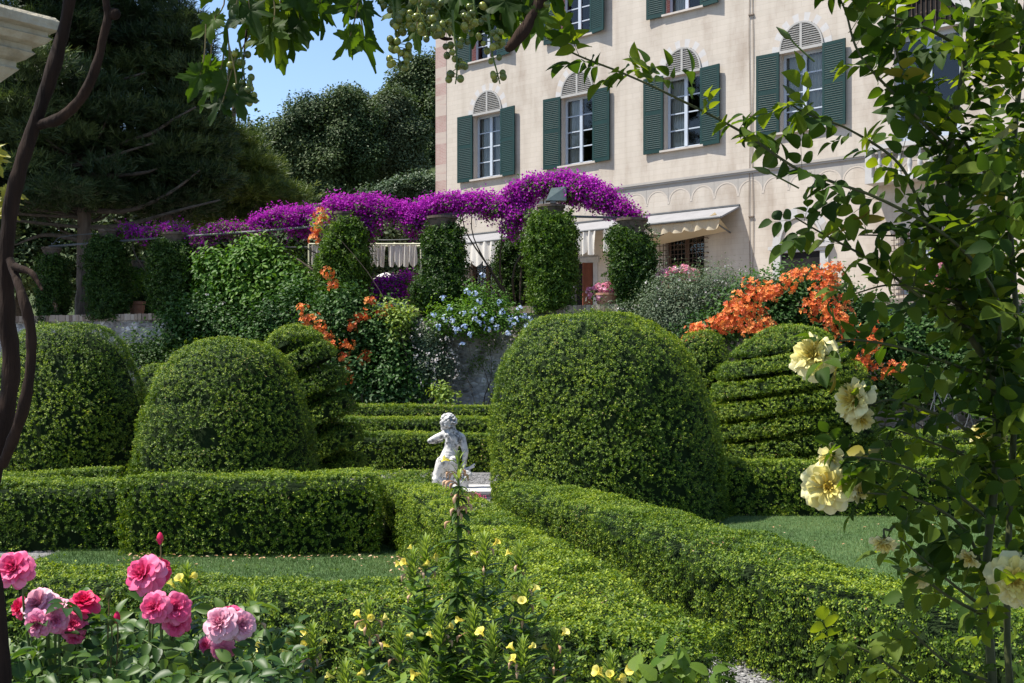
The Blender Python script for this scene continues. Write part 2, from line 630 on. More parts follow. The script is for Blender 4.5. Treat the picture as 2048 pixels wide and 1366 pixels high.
def on_wall(px, off=0.0):
    """ground-plan point seen in direction px on a line off metres behind the face of the terrace wall"""
    k = (px - CX) / FPX
    Y = (26.2 + off) / (1 + SL * k)
    return np.array([k * Y, Y])


# terrace floor slab (top at ZT) behind the wall
mb = MB()
xs = [-24, 22]
V = [(xs[0], wallY(xs[0]) + .3, ZT), (xs[1], wallY(xs[1]) + .3, ZT), (xs[1], 60, ZT), (xs[0], 60, ZT)]
mb.add(V, [[0, 1, 2, 3]])
tag(mb.build('terrace_floor', M['paving']), kind='structure')

# hillside rising behind the terrace
nu, nv = 60, 40
gx = np.linspace(-140, 70, nu)
gy = np.linspace(38, 150, nv)
GX, GY = np.meshgrid(gx, gy, indexing='ij')
rise = np.clip((GY - 46 - np.clip(-GX - 12, 0, 60) * .35) / 50, 0, 1.3)
GZ = ZT - .05 + 21 * rise ** 1.15 * np.clip(1 + (GX + 8) / 70, .2, 1.3)
Gh = np.stack([GX, GY, GZ], -1)
Gh[..., 2] += np.where(rise > 0, .5 * noise(Gh * [1, 1, 0], .12, 4), 0)
mb = MB()
mb.add(Gh.reshape(-1, 3), grid_faces(nu, nv))
tag(mb.build('hillside', M['hill'], smooth=True), kind='structure')


def hill_z(x, y):
    i = int(np.clip(np.searchsorted(gx, x), 1, nu - 1))
    j = int(np.clip(np.searchsorted(gy, y), 1, nv - 1))
    return float(Gh[i, j, 2])


LAWN_A = [(-4.6, 6.9), (-2.4, 6.3), (-.5, 5.9), (.25, 6.1), (-.25, 9.0), (-.75, 11.9), (-1.0, 12.9), (-4.6, 12.2)]
LAWN_B = [(2.3, 7.0), (3.6, 5.2), (7.5, 5.5), (7.5, 14.5), (2.2, 14.6), (1.8, 13.8), (1.3, 11.8), (1.25, 9.6)]
sheet('lawn', LAWN_A, .012, M['lawn'])
sheet('lawn', LAWN_B, .012, M['lawn'])


def in_poly(P, poly):
    x, y = P[:, 0], P[:, 1]
    r = np.zeros(len(P), bool)
    for (x1, y1), (x2, y2) in zip(poly, poly[1:] + poly[:1]):
        c = ((y1 > y) != (y2 > y)) & (x < (x2 - x1) * (y - y1) / (y2 - y1 + 1e-12) + x1)
        r ^= c
    return r


BLADE = tmpl([(-.07, 0, 0), (.07, 0, 0), (0, 1, .12)], [(0, 1, 2)])
mb = MB()
for poly in (LAWN_A, LAWN_B):
    q = np.array(poly)
    P = rng.uniform(q.min(0), q.max(0), (170000, 2))
    P = P[in_poly(P, poly)]
    P = np.c_[P, np.full(len(P), .01)]
    D = np.array([0, 0, 1.]) + .55 * rng.normal(size=P.shape)
    D[:, 2] = np.abs(D[:, 2]) + .3
    tn = np.clip(.45 + .5 * noise(P, 1.1, 3) + .3 * noise(P, 4, 5) + .18 * rng.normal(size=len(P)), 0, 1)
    inst(mb, BLADE, P, D, rvec(len(P)), .022 + .018 * rng.random(len(P)), 0, tn)
tag(mb.build('grass', M['grass']), kind='stuff')
# fallen leaves on the lawn near the hedge foot
mb = MB()
P = np.c_[rng.normal(-1.15, .10, 60) - .0, rng.uniform(9.4, 11.2, 60), np.full(60, .04)]
P[:, 0] += (11.2 - P[:, 1]) * .33 - .05
inst(mb, OVAL4, P, rvec(60) * [1, 1, .2], np.array([0, 0, 1.]) + .2 * rvec(60), .035, 0)
P = np.vstack([np.c_[rng.uniform(-4.4, -.5, 50), rng.uniform(6.8, 11.6, 50)], np.c_[rng.uniform(1.6, 6.5, 90), rng.uniform(6.5, 14.4, 90)], np.c_[rng.uniform(-3.8, -1.3, 60), rng.normal(11.15, .08, 60)]])
P = np.c_[P, np.full(len(P), .045)]
inst(mb, OVAL4, P, rvec(len(P)) * [1, 1, .2], np.array([0, 0, 1.]) + .3 * rvec(len(P)), .025 + .02 * rng.random(len(P)), 0)
tag(mb.build('fallen_leaves', M['withered']), kind='stuff')

# loose stones of the gravel where it shows
mb = MB()
P = np.vstack([np.c_[rng.uniform(-2.8, .8, 4500), rng.uniform(16, 21, 4500)], np.c_[rng.uniform(.75, 1.5, 2500), rng.uniform(5.2, 7.6, 2500)]])
P = np.c_[P, np.full(len(P), .004)]
V0, F0 = ico((0, 0, 0), (1, .8, .5), 5, 4)
n = len(P)
s = rng.uniform(.008, .022, n)
a = rng.random(n) * 6.28
R = np.stack([np.cos(a), -np.sin(a), np.sin(a), np.cos(a)], -1).reshape(n, 2, 2)
V = np.repeat(V0[None], n, 0)
V[..., :2] = np.einsum('nij,nkj->nki', R, V[..., :2])
V = V * s[:, None, None] + P[:, None]
mb.add(V.reshape(-1, 3), (F0[None] + (np.arange(n) * len(V0))[:, None, None]).reshape(-1, 4), 0, np.repeat(rng.random(n), len(F0)))
M['stones'] = mat_leaf('loose_stone', (.07, .068, .066), (.17, .168, .165), (.32, .315, .31), 0, None, .85, .2)
tag(mb.build('gravel_stones', M['stones']), kind='stuff')

# ================================================================== terrace retaining wall
def stone_mat():
    m = bpy.data.materials.new('rubble_stone')
    t, n, l = nt(m)
    b, o = principled(t, .9, .15)
    tc = n.new('ShaderNodeTexCoord')
    mp = n.new('ShaderNodeMapping')
    mp.inputs['Scale'].default_value = (1, 1, 1.7)
    l.new(tc.outputs['Object'], mp.inputs[0])
    v = n.new('ShaderNodeTexVoronoi')
    v.inputs['Scale'].default_value = 6.5
    v.inputs['Randomness'].default_value = .9
    l.new(mp.outputs[0], v.inputs['Vector'])
    e = n.new('ShaderNodeTexVoronoi')
    e.feature = 'DISTANCE_TO_EDGE'
    e.inputs['Scale'].default_value = 6.5
    e.inputs['Randomness'].default_value = .9
    l.new(mp.outputs[0], e.inputs['Vector'])
    r = ramp(t, [(0, (.20, .19, .185)), (.5, (.42, .40, .385)), (1, (.60, .575, .55))])
    l.new(v.outputs['Color'], r.inputs[0])
    nz = n.new('ShaderNodeTexNoise')
    nz.inputs['Scale'].default_value = 2.2
    nz.inputs['Detail'].default_value = 8
    l.new(tc.outputs['Object'], nz.inputs['Vector'])
    r2 = ramp(t, [(.35, (.16, .14, .12)), (.62, (1, 1, 1))])
    l.new(nz.outputs[0], r2.inputs[0])
    mu = n.new('ShaderNodeMix')
    mu.data_type = 'RGBA'
    mu.blend_type = 'MULTIPLY'
    mu.inputs[0].default_value = .9
    l.new(r.outputs[0], mu.inputs[6])
    l.new(r2.outputs[0], mu.inputs[7])
    mo = ramp(t, [(0, (1, 1, 1)), (.14, (0, 0, 0))])
    l.new(e.outputs['Distance'], mo.inputs[0])
    mx = n.new('ShaderNodeMix')
    mx.data_type = 'RGBA'
    l.new(mo.outputs[0], mx.inputs[0])
    l.new(mu.outputs[2], mx.inputs[6])
    mx.inputs[7].default_value = (.24, .225, .21, 1)
    l.new(mx.outputs[2], b.inputs['Base Color'])
    bp = n.new('ShaderNodeBump')
    bp.inputs['Strength'].default_value = .8
    bp.inputs['Distance'].default_value = .10
    l.new(e.outputs['Distance'], bp.inputs['Height'])
    b2 = n.new('ShaderNodeBump')
    b2.inputs['Strength'].default_value = .5
    b2.inputs['Distance'].default_value = .03
    l.new(nz.outputs[0], b2.inputs['Height'])
    l.new(bp.outputs[0], b2.inputs['Normal'])
    l.new(b2.outputs[0], b.inputs['Normal'])
    return m


def brick_mat(name, c1, c2, cm, sx, sz, mortar=.02, swap=True, bump=.3, noise_amt=.5, rough=.85, offs=.5):
    """courses run along local x, rise along local z"""
    m = bpy.data.materials.new(name)
    t, n, l = nt(m)
    b, o = principled(t, rough, .2)
    tc = n.new('ShaderNodeTexCoord')
    sp = n.new('ShaderNodeSeparateXYZ')
    l.new(tc.outputs['Object'], sp.inputs[0])
    ad = n.new('ShaderNodeMath')
    ad.operation = 'ADD'
    l.new(sp.outputs[0], ad.inputs[0])
    l.new(sp.outputs[1], ad.inputs[1])
    cb = n.new('ShaderNodeCombineXYZ')
    l.new(ad.outputs[0] if swap else sp.outputs[0], cb.inputs[0])
    l.new(sp.outputs[2], cb.inputs[1])
    br = n.new('ShaderNodeTexBrick')
    br.inputs['Scale'].default_value = 1
    br.inputs['Brick Width'].default_value = sx
    br.inputs['Row Height'].default_value = sz
    br.inputs['Mortar Size'].default_value = mortar
    br.inputs['Mortar Smooth'].default_value = .4
    br.offset = offs
    br.inputs['Color1'].default_value = (*c1, 1)
    br.inputs['Color2'].default_value = (*c2, 1)
    br.inputs['Mortar'].default_value = (*cm, 1)
    l.new(cb.outputs[0], br.inputs['Vector'])
    nz = n.new('ShaderNodeTexNoise')
    nz.inputs['Scale'].default_value = .9
    nz.inputs['Detail'].default_value = 9
    nz.inputs['Roughness'].default_value = .62
    mp = n.new('ShaderNodeMapping')
    mp.inputs['Scale'].default_value = (1.0, 1.0, .45)
    l.new(tc.outputs['Object'], mp.inputs[0])
    l.new(mp.outputs[0], nz.inputs['Vector'])
    r2 = ramp(t, [(.32, (.62, .55, .50)), (.5, (.95, .93, .91)), (.7, (1.06, 1.04, 1.02))])
    l.new(nz.outputs[0], r2.inputs[0])
    mu = n.new('ShaderNodeMix')
    mu.data_type = 'RGBA'
    mu.blend_type = 'MULTIPLY'
    mu.inputs[0].default_value = noise_amt
    l.new(br.outputs['Color'], mu.inputs[6])
    l.new(r2.outputs[0], mu.inputs[7])
    n3 = n.new('ShaderNodeTexNoise')
    n3.inputs['Scale'].default_value = 1.0
    n3.inputs['Detail'].default_value = 6
    m3 = n.new('ShaderNodeMapping')
    m3.inputs['Scale'].default_value = (3.2, 3.2, .22)
    l.new(tc.outputs['Object'], m3.inputs[0])
    l.new(m3.outputs[0], n3.inputs['Vector'])
    r3 = ramp(t, [(.36, (.80, .77, .74)), (.52, (1, 1, 1))])
    l.new(n3.outputs[0], r3.inputs[0])
    mu3 = n.new('ShaderNodeMix')
    mu3.data_type = 'RGBA'
    mu3.blend_type = 'MULTIPLY'
    mu3.inputs[0].default_value = .38
    l.new(mu.outputs[2], mu3.inputs[6])
    l.new(r3.outputs[0], mu3.inputs[7])
    l.new(mu3.outputs[2], b.inputs['Base Color'])
    if bump:
        bp = n.new('ShaderNodeBump')
        bp.inputs['Strength'].default_value = bump
        bp.inputs['Distance'].default_value = .01
        bp.invert = True
        l.new(br.outputs['Fac'], bp.inputs['Height'])
        l.new(bp.outputs[0], b.inputs['Normal'])
    return m


M['rubble'] = stone_mat()
M['coping'] = brick_mat('coping_brick', (.30, .20, .15), (.36, .27, .21), (.22, .19, .16), .11, .6, .012)
M['brick'] = brick_mat('old_brick', (.30, .15, .10), (.38, .24, .18), (.33, .29, .25), .22, .07, .012)
AW = math.atan2(-SL, 1)
wroot = empty('terrace_wall', (0, 26.2, 0), 'rubble stone retaining wall with a brick coping holding up the terrace', 'wall', rz=AW)
mb = MB()
nx_, nz_ = 160, 16
gx2 = np.linspace(-24, 22, nx_)
gz2 = np.linspace(-.1, ZW - .16, nz_)
A, B = np.meshgrid(gx2, gz2, indexing='ij')
Gw = np.stack([A, np.zeros_like(A), B], -1)
Gw[..., 1] += .05 * noise(Gw, 1.6, 8) + .03 * noise(Gw, 4, 9)
mb.add(Gw.reshape(-1, 3), grid_faces(nx_, nz_))
box(mb, (-24, .12, -.1), (22, .5, ZW - .165))
mb.build('stone_face', M['rubble'], wroot)
mb = MB()
x = -24.0
while x < 22:
    w_ = .098
    dz = rng.normal(0, .004)
    box(mb, (x, -.06 + rng.normal(0, .006), ZW - .16), (x + w_, .52, ZW + dz), 0, None, rng.random())
    x += w_ + .008
M['coping2'] = mat_leaf('coping_brick_on_edge', (.16, .115, .09), (.27, .21, .165), (.36, .30, .25), 0, None, .9, .15)
mb.build('coping', M['coping2'], wroot)

# ================================================================== villa
TH = math.atan2(2633.0, 2300.0)
ST, CT = math.sin(TH), math.cos(TH)
P0 = np.array([5.13, 34.6])
ZB = ZT


def FP(px, py):
    """villa-local (s, z) of the facade point seen at photo position px, py"""
    dx, dz = (px - CX) / FPX, (HY - py) / FPX
    n2 = np.array([-CT, -ST])
    t = (P0 @ n2) / (np.array([dx, 1.0]) @ n2)
    X = np.array([dx, 1.0]) * t
    return float((X - P0) @ np.array([ST, -CT])), E + dz * t - ZB


M['facade'] = brick_mat('painted_ashlar_plaster', (.452, .412, .362), (.478, .436, .386), (.408, .367, .318), .52, .165, .006, swap=False, bump=.15, noise_amt=.75)
M['quoin'] = mat_noise('faded_pink_quoins', (.36, .29, .26), (.40, .34, .295), 1.6, .85, .2, .1, 8, c3=(.33, .22, .20), stretch=(.6, .6, 3.2))
M['quoin_brick'] = brick_mat('painted_pink_brick', (.33, .215, .20), (.36, .26, .24), (.39, .33, .295), .16, .055, .008, swap=True, bump=0, noise_amt=.9)
M['plaster_plain'] = mat_noise('plain_plaster', (.42, .374, .326), (.455, .407, .36), 2, .85, .2, .1)
M['moulding'] = mat_noise('painted_grey_moulding', (.30, .28, .26), (.345, .325, .30), 3, .85, .2, .1)
M['marble'] = mat_noise('white_marble_trim', (.36, .355, .35), (.42, .415, .405), 5, .6, .3)
M['voussoir'] = mat_noise('painted_grey_voussoir', (.42, .41, .405), (.48, .47, .465), 5, .8, .15)
M['greystone'] = mat_noise('grey_stone_trim', (.34, .33, .32), (.44, .43, .42), 5, .7, .3)
M['sillm'] = mat_noise('slate_sill', (.36, .33, .30), (.48, .44, .40), 5, .75, .3)
M['frame'] = mat_noise('pale_grey_window_paint', (.36, .41, .48), (.42, .47, .54), 3, .45, .4)
M['shutter'] = mat_noise('green_shutter_paint', (.004, .025, .024), (.007, .034, .032), 2.5, .55, .25)
M['louvre'] = mat_noise('grey_louvre_paint', (.30, .295, .285), (.36, .35, .335), 3, .6, .3)
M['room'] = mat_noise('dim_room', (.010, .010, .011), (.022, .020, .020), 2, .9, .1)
M['curtain'] = mat_noise('pale_curtain', (.55, .53, .49), (.70, .67, .62), 2, .9, .1, stretch=(6, 1, .4))
M['iron'] = mat_noise('rusty_iron_bars', (.035, .024, .018), (.075, .048, .034), 12, .75, .3)
M['darkwood'] = mat_noise('reddish_door_wood', (.09, .026, .014), (.16, .05, .026), 3, .55, .3, stretch=(6, 6, 1))
M['woodframe'] = mat_noise('brown_window_wood', (.06, .032, .02), (.11, .065, .042), 5, .6, .3)


def mat_glass():
    m = bpy.data.materials.new('window_glass')
    t, n, l = nt(m)
    o = n.new('ShaderNodeOutputMaterial')
    tr = n.new('ShaderNodeBsdfTransparent')
    tr.inputs[0].default_value = (.72, .76, .76, 1)
    gl = n.new('ShaderNodeBsdfGlossy')
    gl.inputs['Roughness'].default_value = .02
    fr = n.new('ShaderNodeFresnel')
    fr.inputs['IOR'].default_value = 1.6
    mx = n.new('ShaderNodeMixShader')
    l.new(fr.outputs[0], mx.inputs[0])
    l.new(tr.outputs[0], mx.inputs[1])
    l.new(gl.outputs[0], mx.inputs[2])
    l.new(mx.outputs[0], o.inputs[0])
    return m


M['glass'] = mat_glass()
villa = empty('villa', (P0[0], P0[1], ZB), 'cream stone villa with green shutters above the flowered terrace', 'villa', rz=TH - math.pi / 2)
S_L = FP(872, 300)[0]
S_R = 17.0
Z_TOP = 16.5
OPEN = []        # openings in the front wall: s0, s1, z0, z1


def louvre_panel(mb, w, h, mat=0, th=.045, st=.075, pitch=.062, mid=True, tilt=.6):
    """a louvred shutter leaf in x 0..w, z 0..h, outer face at y=0, thickness into +y"""
    box(mb, (0, 0, 0), (st, th, h), mat)
    box(mb, (w - st, 0, 0), (w, th, h), mat)
    rails = [(0, .11), (h - .09, h)]
    if mid:
        rails.append((h * .52 - .04, h * .52 + .04))
    for a, b in rails:
        box(mb, (st, .001, a), (w - st, th - .001, b), mat)
    z = .11 + pitch * .5
    while z < h - .11:
        if not (mid and abs(z - h * .52) < .06):
            c, s = math.cos(tilt), math.sin(tilt)
            R = np.array([[1, 0, 0], [0, c, -s], [0, s, c]])
            box(mb, (st - .004, -.028, -.006), (w - st + .004, .028, .006), mat, (R, np.array([0, th / 2, z])))
        z += pitch
    box(mb, (st - .003, th * .80, .05), (w - st + .003, th * .86, h - .05), mat)


def curtain_sheet(mb, x0, x1, y, z0, z1, amp=.03, waves=6, mat=0, gather=0.):
    nu_, nv_ = 60, 6
    u = np.linspace(0, 1, nu_)
    v = np.linspace(0, 1, nv_)
    U, V_ = np.meshgrid(u, v, indexing='ij')
    wgt = 1 - gather * np.sin(V_ * math.pi) ** 2
    X = x0 + (x1 - x0) * U * wgt
    Y = y + amp * np.sin(U * waves * 2 * math.pi + .6 * np.sin(5 * V_))
    Z = z0 + (z1 - z0) * V_
    mb.add(np.stack([X, Y, Z], -1).reshape(-1, 3), grid_faces(nu_, nv_), mat)


def add_window(sc, z0, z1, w, openang=(168, 158), arch=True, curtain=(True, False), reveal=M['plaster_plain'], rows=4, shutters=True, sill_lbl=None, sash_open=False):
    s0, s1 = sc - w / 2, sc + w / 2
    OPEN.append((s0, s1, z0, z1))
    h = z1 - z0
    dy = .20
    # frame and muntins (the window itself)
    mb = MB()
    f = .075
    def fb(a, b, mat=0):
        box(mb, a, b, mat)
    fb((s0, dy, z0), (s0 + f, dy + .07, z1))
    fb((s1 - f, dy, z0), (s1, dy + .07, z1))
    fb((s0 + f, dy + .002, z0), (s1 - f, dy + .068, z0 + .09))
    fb((s0 + f, dy + .002, z1 - .09), (s1 - f, dy + .068, z1))
    fb((sc - .055, dy - .012, z0 + .09), (sc + .055, dy + .060, z1 - .09))
    for k in range(1, rows):
        zz = z0 + .09 + (h - .18) * k / rows
        fb((s0 + f, dy + .015, zz - .018), (sc - .055, dy + .055, zz + .018))
        fb((sc + .055, dy + .015, zz - .018), (s1 - f, dy + .055, zz + .018))
    win = mb.build('window', M['frame'], villa)
    mb = MB()
    mb.add([(s0 + f, dy + .035, z0 + .09), (s1 - f, dy + .035, z0 + .09), (s1 - f, dy + .035, z1 - .09), (s0 + f, dy + .035, z1 - .09)], [[0, 1, 2, 3]])
    mb.build('pane', M['glass'], win)
    # reveal: plain lining of the opening, and the dim room behind
    mb = MB()
    d1 = dy + .12
    for q in ([(s0, 0, z0), (s0, d1, z0), (s0, d1, z1), (s0, 0, z1)], [(s1, 0, z0), (s1, 0, z1), (s1, d1, z1), (s1, d1, z0)], [(s0, 0, z1), (s0, d1, z1), (s1, d1, z1), (s1, 0, z1)], [(s0, 0, z0), (s1, 0, z0), (s1, d1, z0), (s0, d1, z0)]):
        mb.add(q, [[0, 1, 2, 3]])
    mb.build('reveal', reveal, win)
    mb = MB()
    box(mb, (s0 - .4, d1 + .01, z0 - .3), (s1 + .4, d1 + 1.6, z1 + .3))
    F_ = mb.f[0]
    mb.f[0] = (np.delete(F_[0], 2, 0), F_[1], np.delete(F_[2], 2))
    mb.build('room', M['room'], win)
    if curtain[0]:
        mb = MB()
        curtain_sheet(mb, s0 + .02, sc - .04, d1 + .06, z0, z1, .022, 5, gather=.25)
        mb.build('curtain', M['curtain'], win)
    if curtain[1]:
        mb = MB()
        curtain_sheet(mb, sc + .05, s1 - .02, d1 + .06, z0, z1, .022, 5, gather=-.0)
        mb.build('curtain', M['curtain'], win)
    mb = MB()
    box(mb, (s0 - .12, -.10, z0 - .06), (s1 + .12, dy, z0 - .002))
    mb.build('sill', M['sillm'], win)
    if shutters:
        sw = w / 2 + .05
        for side in (0, 1):
            mb = MB()
            louvre_panel(mb, sw, h + .10)
            a = math.radians(openang[side])
            # hinge line just proud of the wall; the leaf swings out and back towards the wall
            if side == 0:
                ang = a                           # from pointing +x (closed) round to the left
                R = rot_z(-ang)
                hinge = np.array([s0 - .01, -.035, z0 - .05])
                for q in range(len(mb.v)):
                    mb.v[q] = mb.v[q] @ R.T + hinge
            else:
                for q in range(len(mb.v)):
                    mb.v[q] = mb.v[q] * [-1, 1, 1]
                R = rot_z(a)
                hinge = np.array([s1 + .01, -.035, z0 - .05])
                for q in range(len(mb.v)):
                    mb.v[q] = mb.v[q] @ R.T + hinge
            mb.build('shutter', M['shutter'], win)
    if arch:
        r = w / 2 + .02
        ry = .76
        zb = z1 + .04
        mb = MB()
        # louvred half-moon
        for sx in (-1, 1):
            z = .03
            while z < ry - .06:
                half = r * math.sqrt(max(0, 1 - (z / ry) ** 2)) - .05
                if half > .08:
                    c, s = math.cos(.6), math.sin(.6)
                    R = np.array([[1, 0, 0], [0, c, -s], [0, s, c]])
                    a, b = (.035, half) if sx > 0 else (-half, -.035)
                    box(mb, (a, -.028, -.006), (b, .028, .006), 0, (R, np.array([sc, -.028, zb + .04 + z])))
                z += .062
        box(mb, (sc - .035, -.052, zb), (sc + .035, -.004, zb + ry))
        box(mb, (sc - r - .03, -.058, zb - .05), (sc + r + .03, -.003, zb + .03))
        arc_strip(mb, sc, zb, r * .93, ry * .93, r, ry, -.055, -.003, 28)
        for k in range(24):            # backing board
            a0, a1 = math.pi * k / 24, math.pi * (k + 1) / 24
            mb.add([(sc, -.006, zb), (sc + r * .95 * math.cos(a0), -.006, zb + ry * .95 * math.sin(a0)), (sc + r * .95 * math.cos(a1), -.006, zb + ry * .95 * math.sin(a1))], [[0, 1, 2]])
        mb.build('lunette', M['louvre'], win)
        mb = MB()
        arc_strip(mb, sc, zb, r * 1.01, ry * 1.01, r * 1.36, ry + r * .36, -.005, -.001, 45, alt=(0, 2, 15))
        mb.build('voussoirs', [M['voussoir'], M['moulding'], M['plaster_plain']], win)
    return win


MIDX = [(975, 352), (1155, 328), (1365, 297), (1603, 262)]
zs = np.mean([FP(a, b)[1] for a, b in MIDX])
ss = [FP(a, b)[0] for a, b in MIDX]
print('window sills', [round(FP(a, b)[1], 2) for a, b in MIDX], 's', [round(q, 2) for q in ss])
cur = [(True, True), (True, False), (True, False), (True, True)]
an = [(178, 174), (177, 176), (178, 174), (177, 175)]
for k in range(4):
    add_window(ss[k], zs, zs + 2.22, 1.30, an[k], True, cur[k])
zt = np.mean([FP(970, 116)[1], FP(1152, 74)[1], FP(1367, 24)[1]])
M['pinkreveal'] = brick_mat('pink_brick_reveal', (.40, .15, .13), (.46, .20, .17), (.55, .40, .35), .16, .06, .008, bump=.1, noise_amt=.6)
for k, px in enumerate((970, 1152, 1367)):
    add_window(FP(px, 60)[0], zt, zt + 2.0, 1.22, [(176, 172), (177, 168), (177, 173)][k], False, (k == 2, False), M['pinkreveal'])
add_window(ss[3] + (ss[3] - ss[0]) / 3, zt, zt + 2.0, 1.22, (170, 162), False, (True, False), M['pinkreveal'])

# ---- balcony door on the right: tall arched opening with an iron fanlight and a stone balustrade
bs, bz0 = FP(1853, 288)
bz1 = FP(1853, 62)[1]
bw = 1.75
OPEN.append((bs - bw / 2, bs + bw / 2, bz0, bz1))
mb = MB()
for a, b in (((bs - bw / 2, .2, bz0), (bs - bw / 2 + .1, .28, bz1)), ((bs + bw / 2 - .1, .2, bz0), (bs + bw / 2, .28, bz1)), ((bs - .07, .19, bz0), (bs + .07, .27, bz1 - .12)), ((bs - bw / 2 + .1, .2, bz1 - .12), (bs + bw / 2 - .1, .28, bz1)), ((bs - bw / 2 + .1, .2, bz0), (bs - .07, .28, bz0 + .5)), ((bs + .07, .2, bz0), (bs + bw / 2 - .1, .28, bz0 + .5))):
    box(mb, a, b)
bal = mb.build('balcony_door', M['frame'], villa)
mb = MB()
mb.add([(bs - bw / 2 + .1, .24, bz0 + .5), (bs + bw / 2 - .1, .24, bz0 + .5), (bs + bw / 2 - .1, .24, bz1 - .12), (bs - bw / 2 + .1, .24, bz1 - .12)], [[0, 1, 2, 3]])
mb.build('pane', M['glass'], bal)
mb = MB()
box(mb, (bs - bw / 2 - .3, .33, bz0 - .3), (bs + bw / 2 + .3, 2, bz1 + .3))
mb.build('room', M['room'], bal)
mb = MB()
for q in ([(bs - bw / 2, 0, bz0), (bs - bw / 2, .3, bz0), (bs - bw / 2, .3, bz1), (bs - bw / 2, 0, bz1)], [(bs + bw / 2, 0, bz0), (bs + bw / 2, 0, bz1), (bs + bw / 2, .3, bz1), (bs + bw / 2, .3, bz0)], [(bs - bw / 2, 0, bz1), (bs - bw / 2, .3, bz1), (bs + bw / 2, .3, bz1), (bs + bw / 2, 0, bz1)]):
    mb.add(q, [[0, 1, 2, 3]])
mb.build('reveal', M['plaster_plain'], bal)
mb = MB()
r = bw / 2
zb = bz1 + .06
arc_strip(mb, bs, zb, r, r, r * 1.16, r * 1.16, -.07, -.001, 32)
arc_strip(mb, bs, zb, r * 1.165, r * 1.165, r * 1.42, r * 1.42, -.03, -.001, 32)
box(mb, (bs - r * 1.1, -.09, bz1 + .001), (bs + r * 1.1, -.002, zb))
mb.build('arch_moulding', M['marble'], bal)
mb = MB()
for k in range(24):
    a0, a1 = math.pi * k / 24, math.pi * (k + 1) / 24
    mb.add([(bs, -.004, zb), (bs + r * math.cos(a0), -.004, zb + r * math.sin(a0)), (bs + r * math.cos(a1), -.004, zb + r * math.sin(a1))], [[0, 1, 2]])
mb.build('fanlight', M['room'], bal)
mb = MB()
for k in range(1, 14):
    x_ = -r + 2 * r * k / 14
    hh = math.sqrt(max(0, r * r - x_ * x_)) - .03
    if hh > .1:
        tube(mb, [(bs + x_, -.03, zb), (bs + x_, -.03, zb + hh)], .014, 6)
        V_, F_ = ico((bs + x_, -.03, zb + hh * .5), (.028, .028, .05), 6, 5)
        mb.add(V_, F_)
mb.build('fanlight_bars', M['iron'], bal)
mb = MB()
bb = bw / 2 + .55
box(mb, (bs - bb, -.55, bz0 - .95), (bs + bb, .0 - .002, bz0 - .80))
box(mb, (bs - bb, -.55, bz0 - .08), (bs + bb, -.30, bz0 + .04))
for sx in (-1, 1):
    box(mb, (bs + sx * (bb - .09) - .09, -.54, bz0 - .80), (bs + sx * (bb - .09) + .09, -.32, bz0 - .08))
mb.build('balcony', M['marble'], bal)
for k in range(9):
    mb = MB()
    lathe(mb, [(.055, 0), (.055, .05), (.03, .08), (.065, .22), (.07, .30), (.035, .50), (.03, .60), (.055, .66), (.055, .72)], (bs - bb + .35 + k * (2 * bb - .7) / 8, -.43, bz0 - .80), 12)
    mb.build('baluster', M['marble'], bal, smooth=True)

# ---- ground floor: barred windows and the terrace door
def barred(px0, px1, ptop, zbot, dark=True, mat='woodframe'):
    a, zt_ = FP(px0, ptop)
    b = FP(px1, ptop)[0]
    OPEN.append((a, b, zbot, zt_))
    mb = MB()
    box(mb, (a, .18, zbot), (a + .09, .25, zt_))
    box(mb, (b - .09, .18, zbot), (b, .25, zt_))
    box(mb, (a + .09, .181, zt_ - .1), (b - .09, .249, zt_))
    box(mb, (a + .09, .181, zbot), (b - .09, .249, zbot + .1))
    box(mb, ((a + b) / 2 - .06, .175, zbot + .1), ((a + b) / 2 + .06, .245, zt_ - .1))
    w = mb.build('barred_window', M[mat], villa)
    mb = MB()
    mb.add([(a, .22, zbot), (b, .22, zbot), (b, .22, zt_), (a, .22, zt_)], [[0, 1, 2, 3]])
    mb.build('pane', M['glass'], w)
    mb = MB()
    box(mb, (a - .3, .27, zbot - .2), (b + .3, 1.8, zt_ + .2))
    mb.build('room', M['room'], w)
    mb = MB()
    for q in ([(a, 0, zbot), (a, .26, zbot), (a, .26, zt_), (a, 0, zt_)], [(b, 0, zbot), (b, 0, zt_), (b, .26, zt_), (b, .26, zbot)], [(a, 0, zt_), (a, .26, zt_), (b, .26, zt_), (b, 0, zt_)], [(a, 0, zbot), (b, 0, zbot), (b, .26, zbot), (a, .26, zbot)]):
        mb.add(q, [[0, 1, 2, 3]])
    mb.build('reveal', M['plaster_plain'], w)
    mb = MB()
    x_ = a - .12
    while x_ <= b + .13:
        tube(mb, [(x_, -.10, zbot - .05), (x_, -.10, zt_ + .12)], .011, 5)
        x_ += .13
    z_ = zbot
    while z_ <= zt_ + .1:
        tube(mb, [(a - .2, -.10, z_), (b + .2, -.10, z_)], .011, 5)
        z_ += .145
    for xx in (a - .16, b + .16):
        for z_ in np.arange(zbot + .05, zt_ + .1, .42):
            tube(mb, [(xx, -.10, z_), (xx, .03, z_)], .012, 5)
    mb.build('grille', M['iron'], w)
    return w


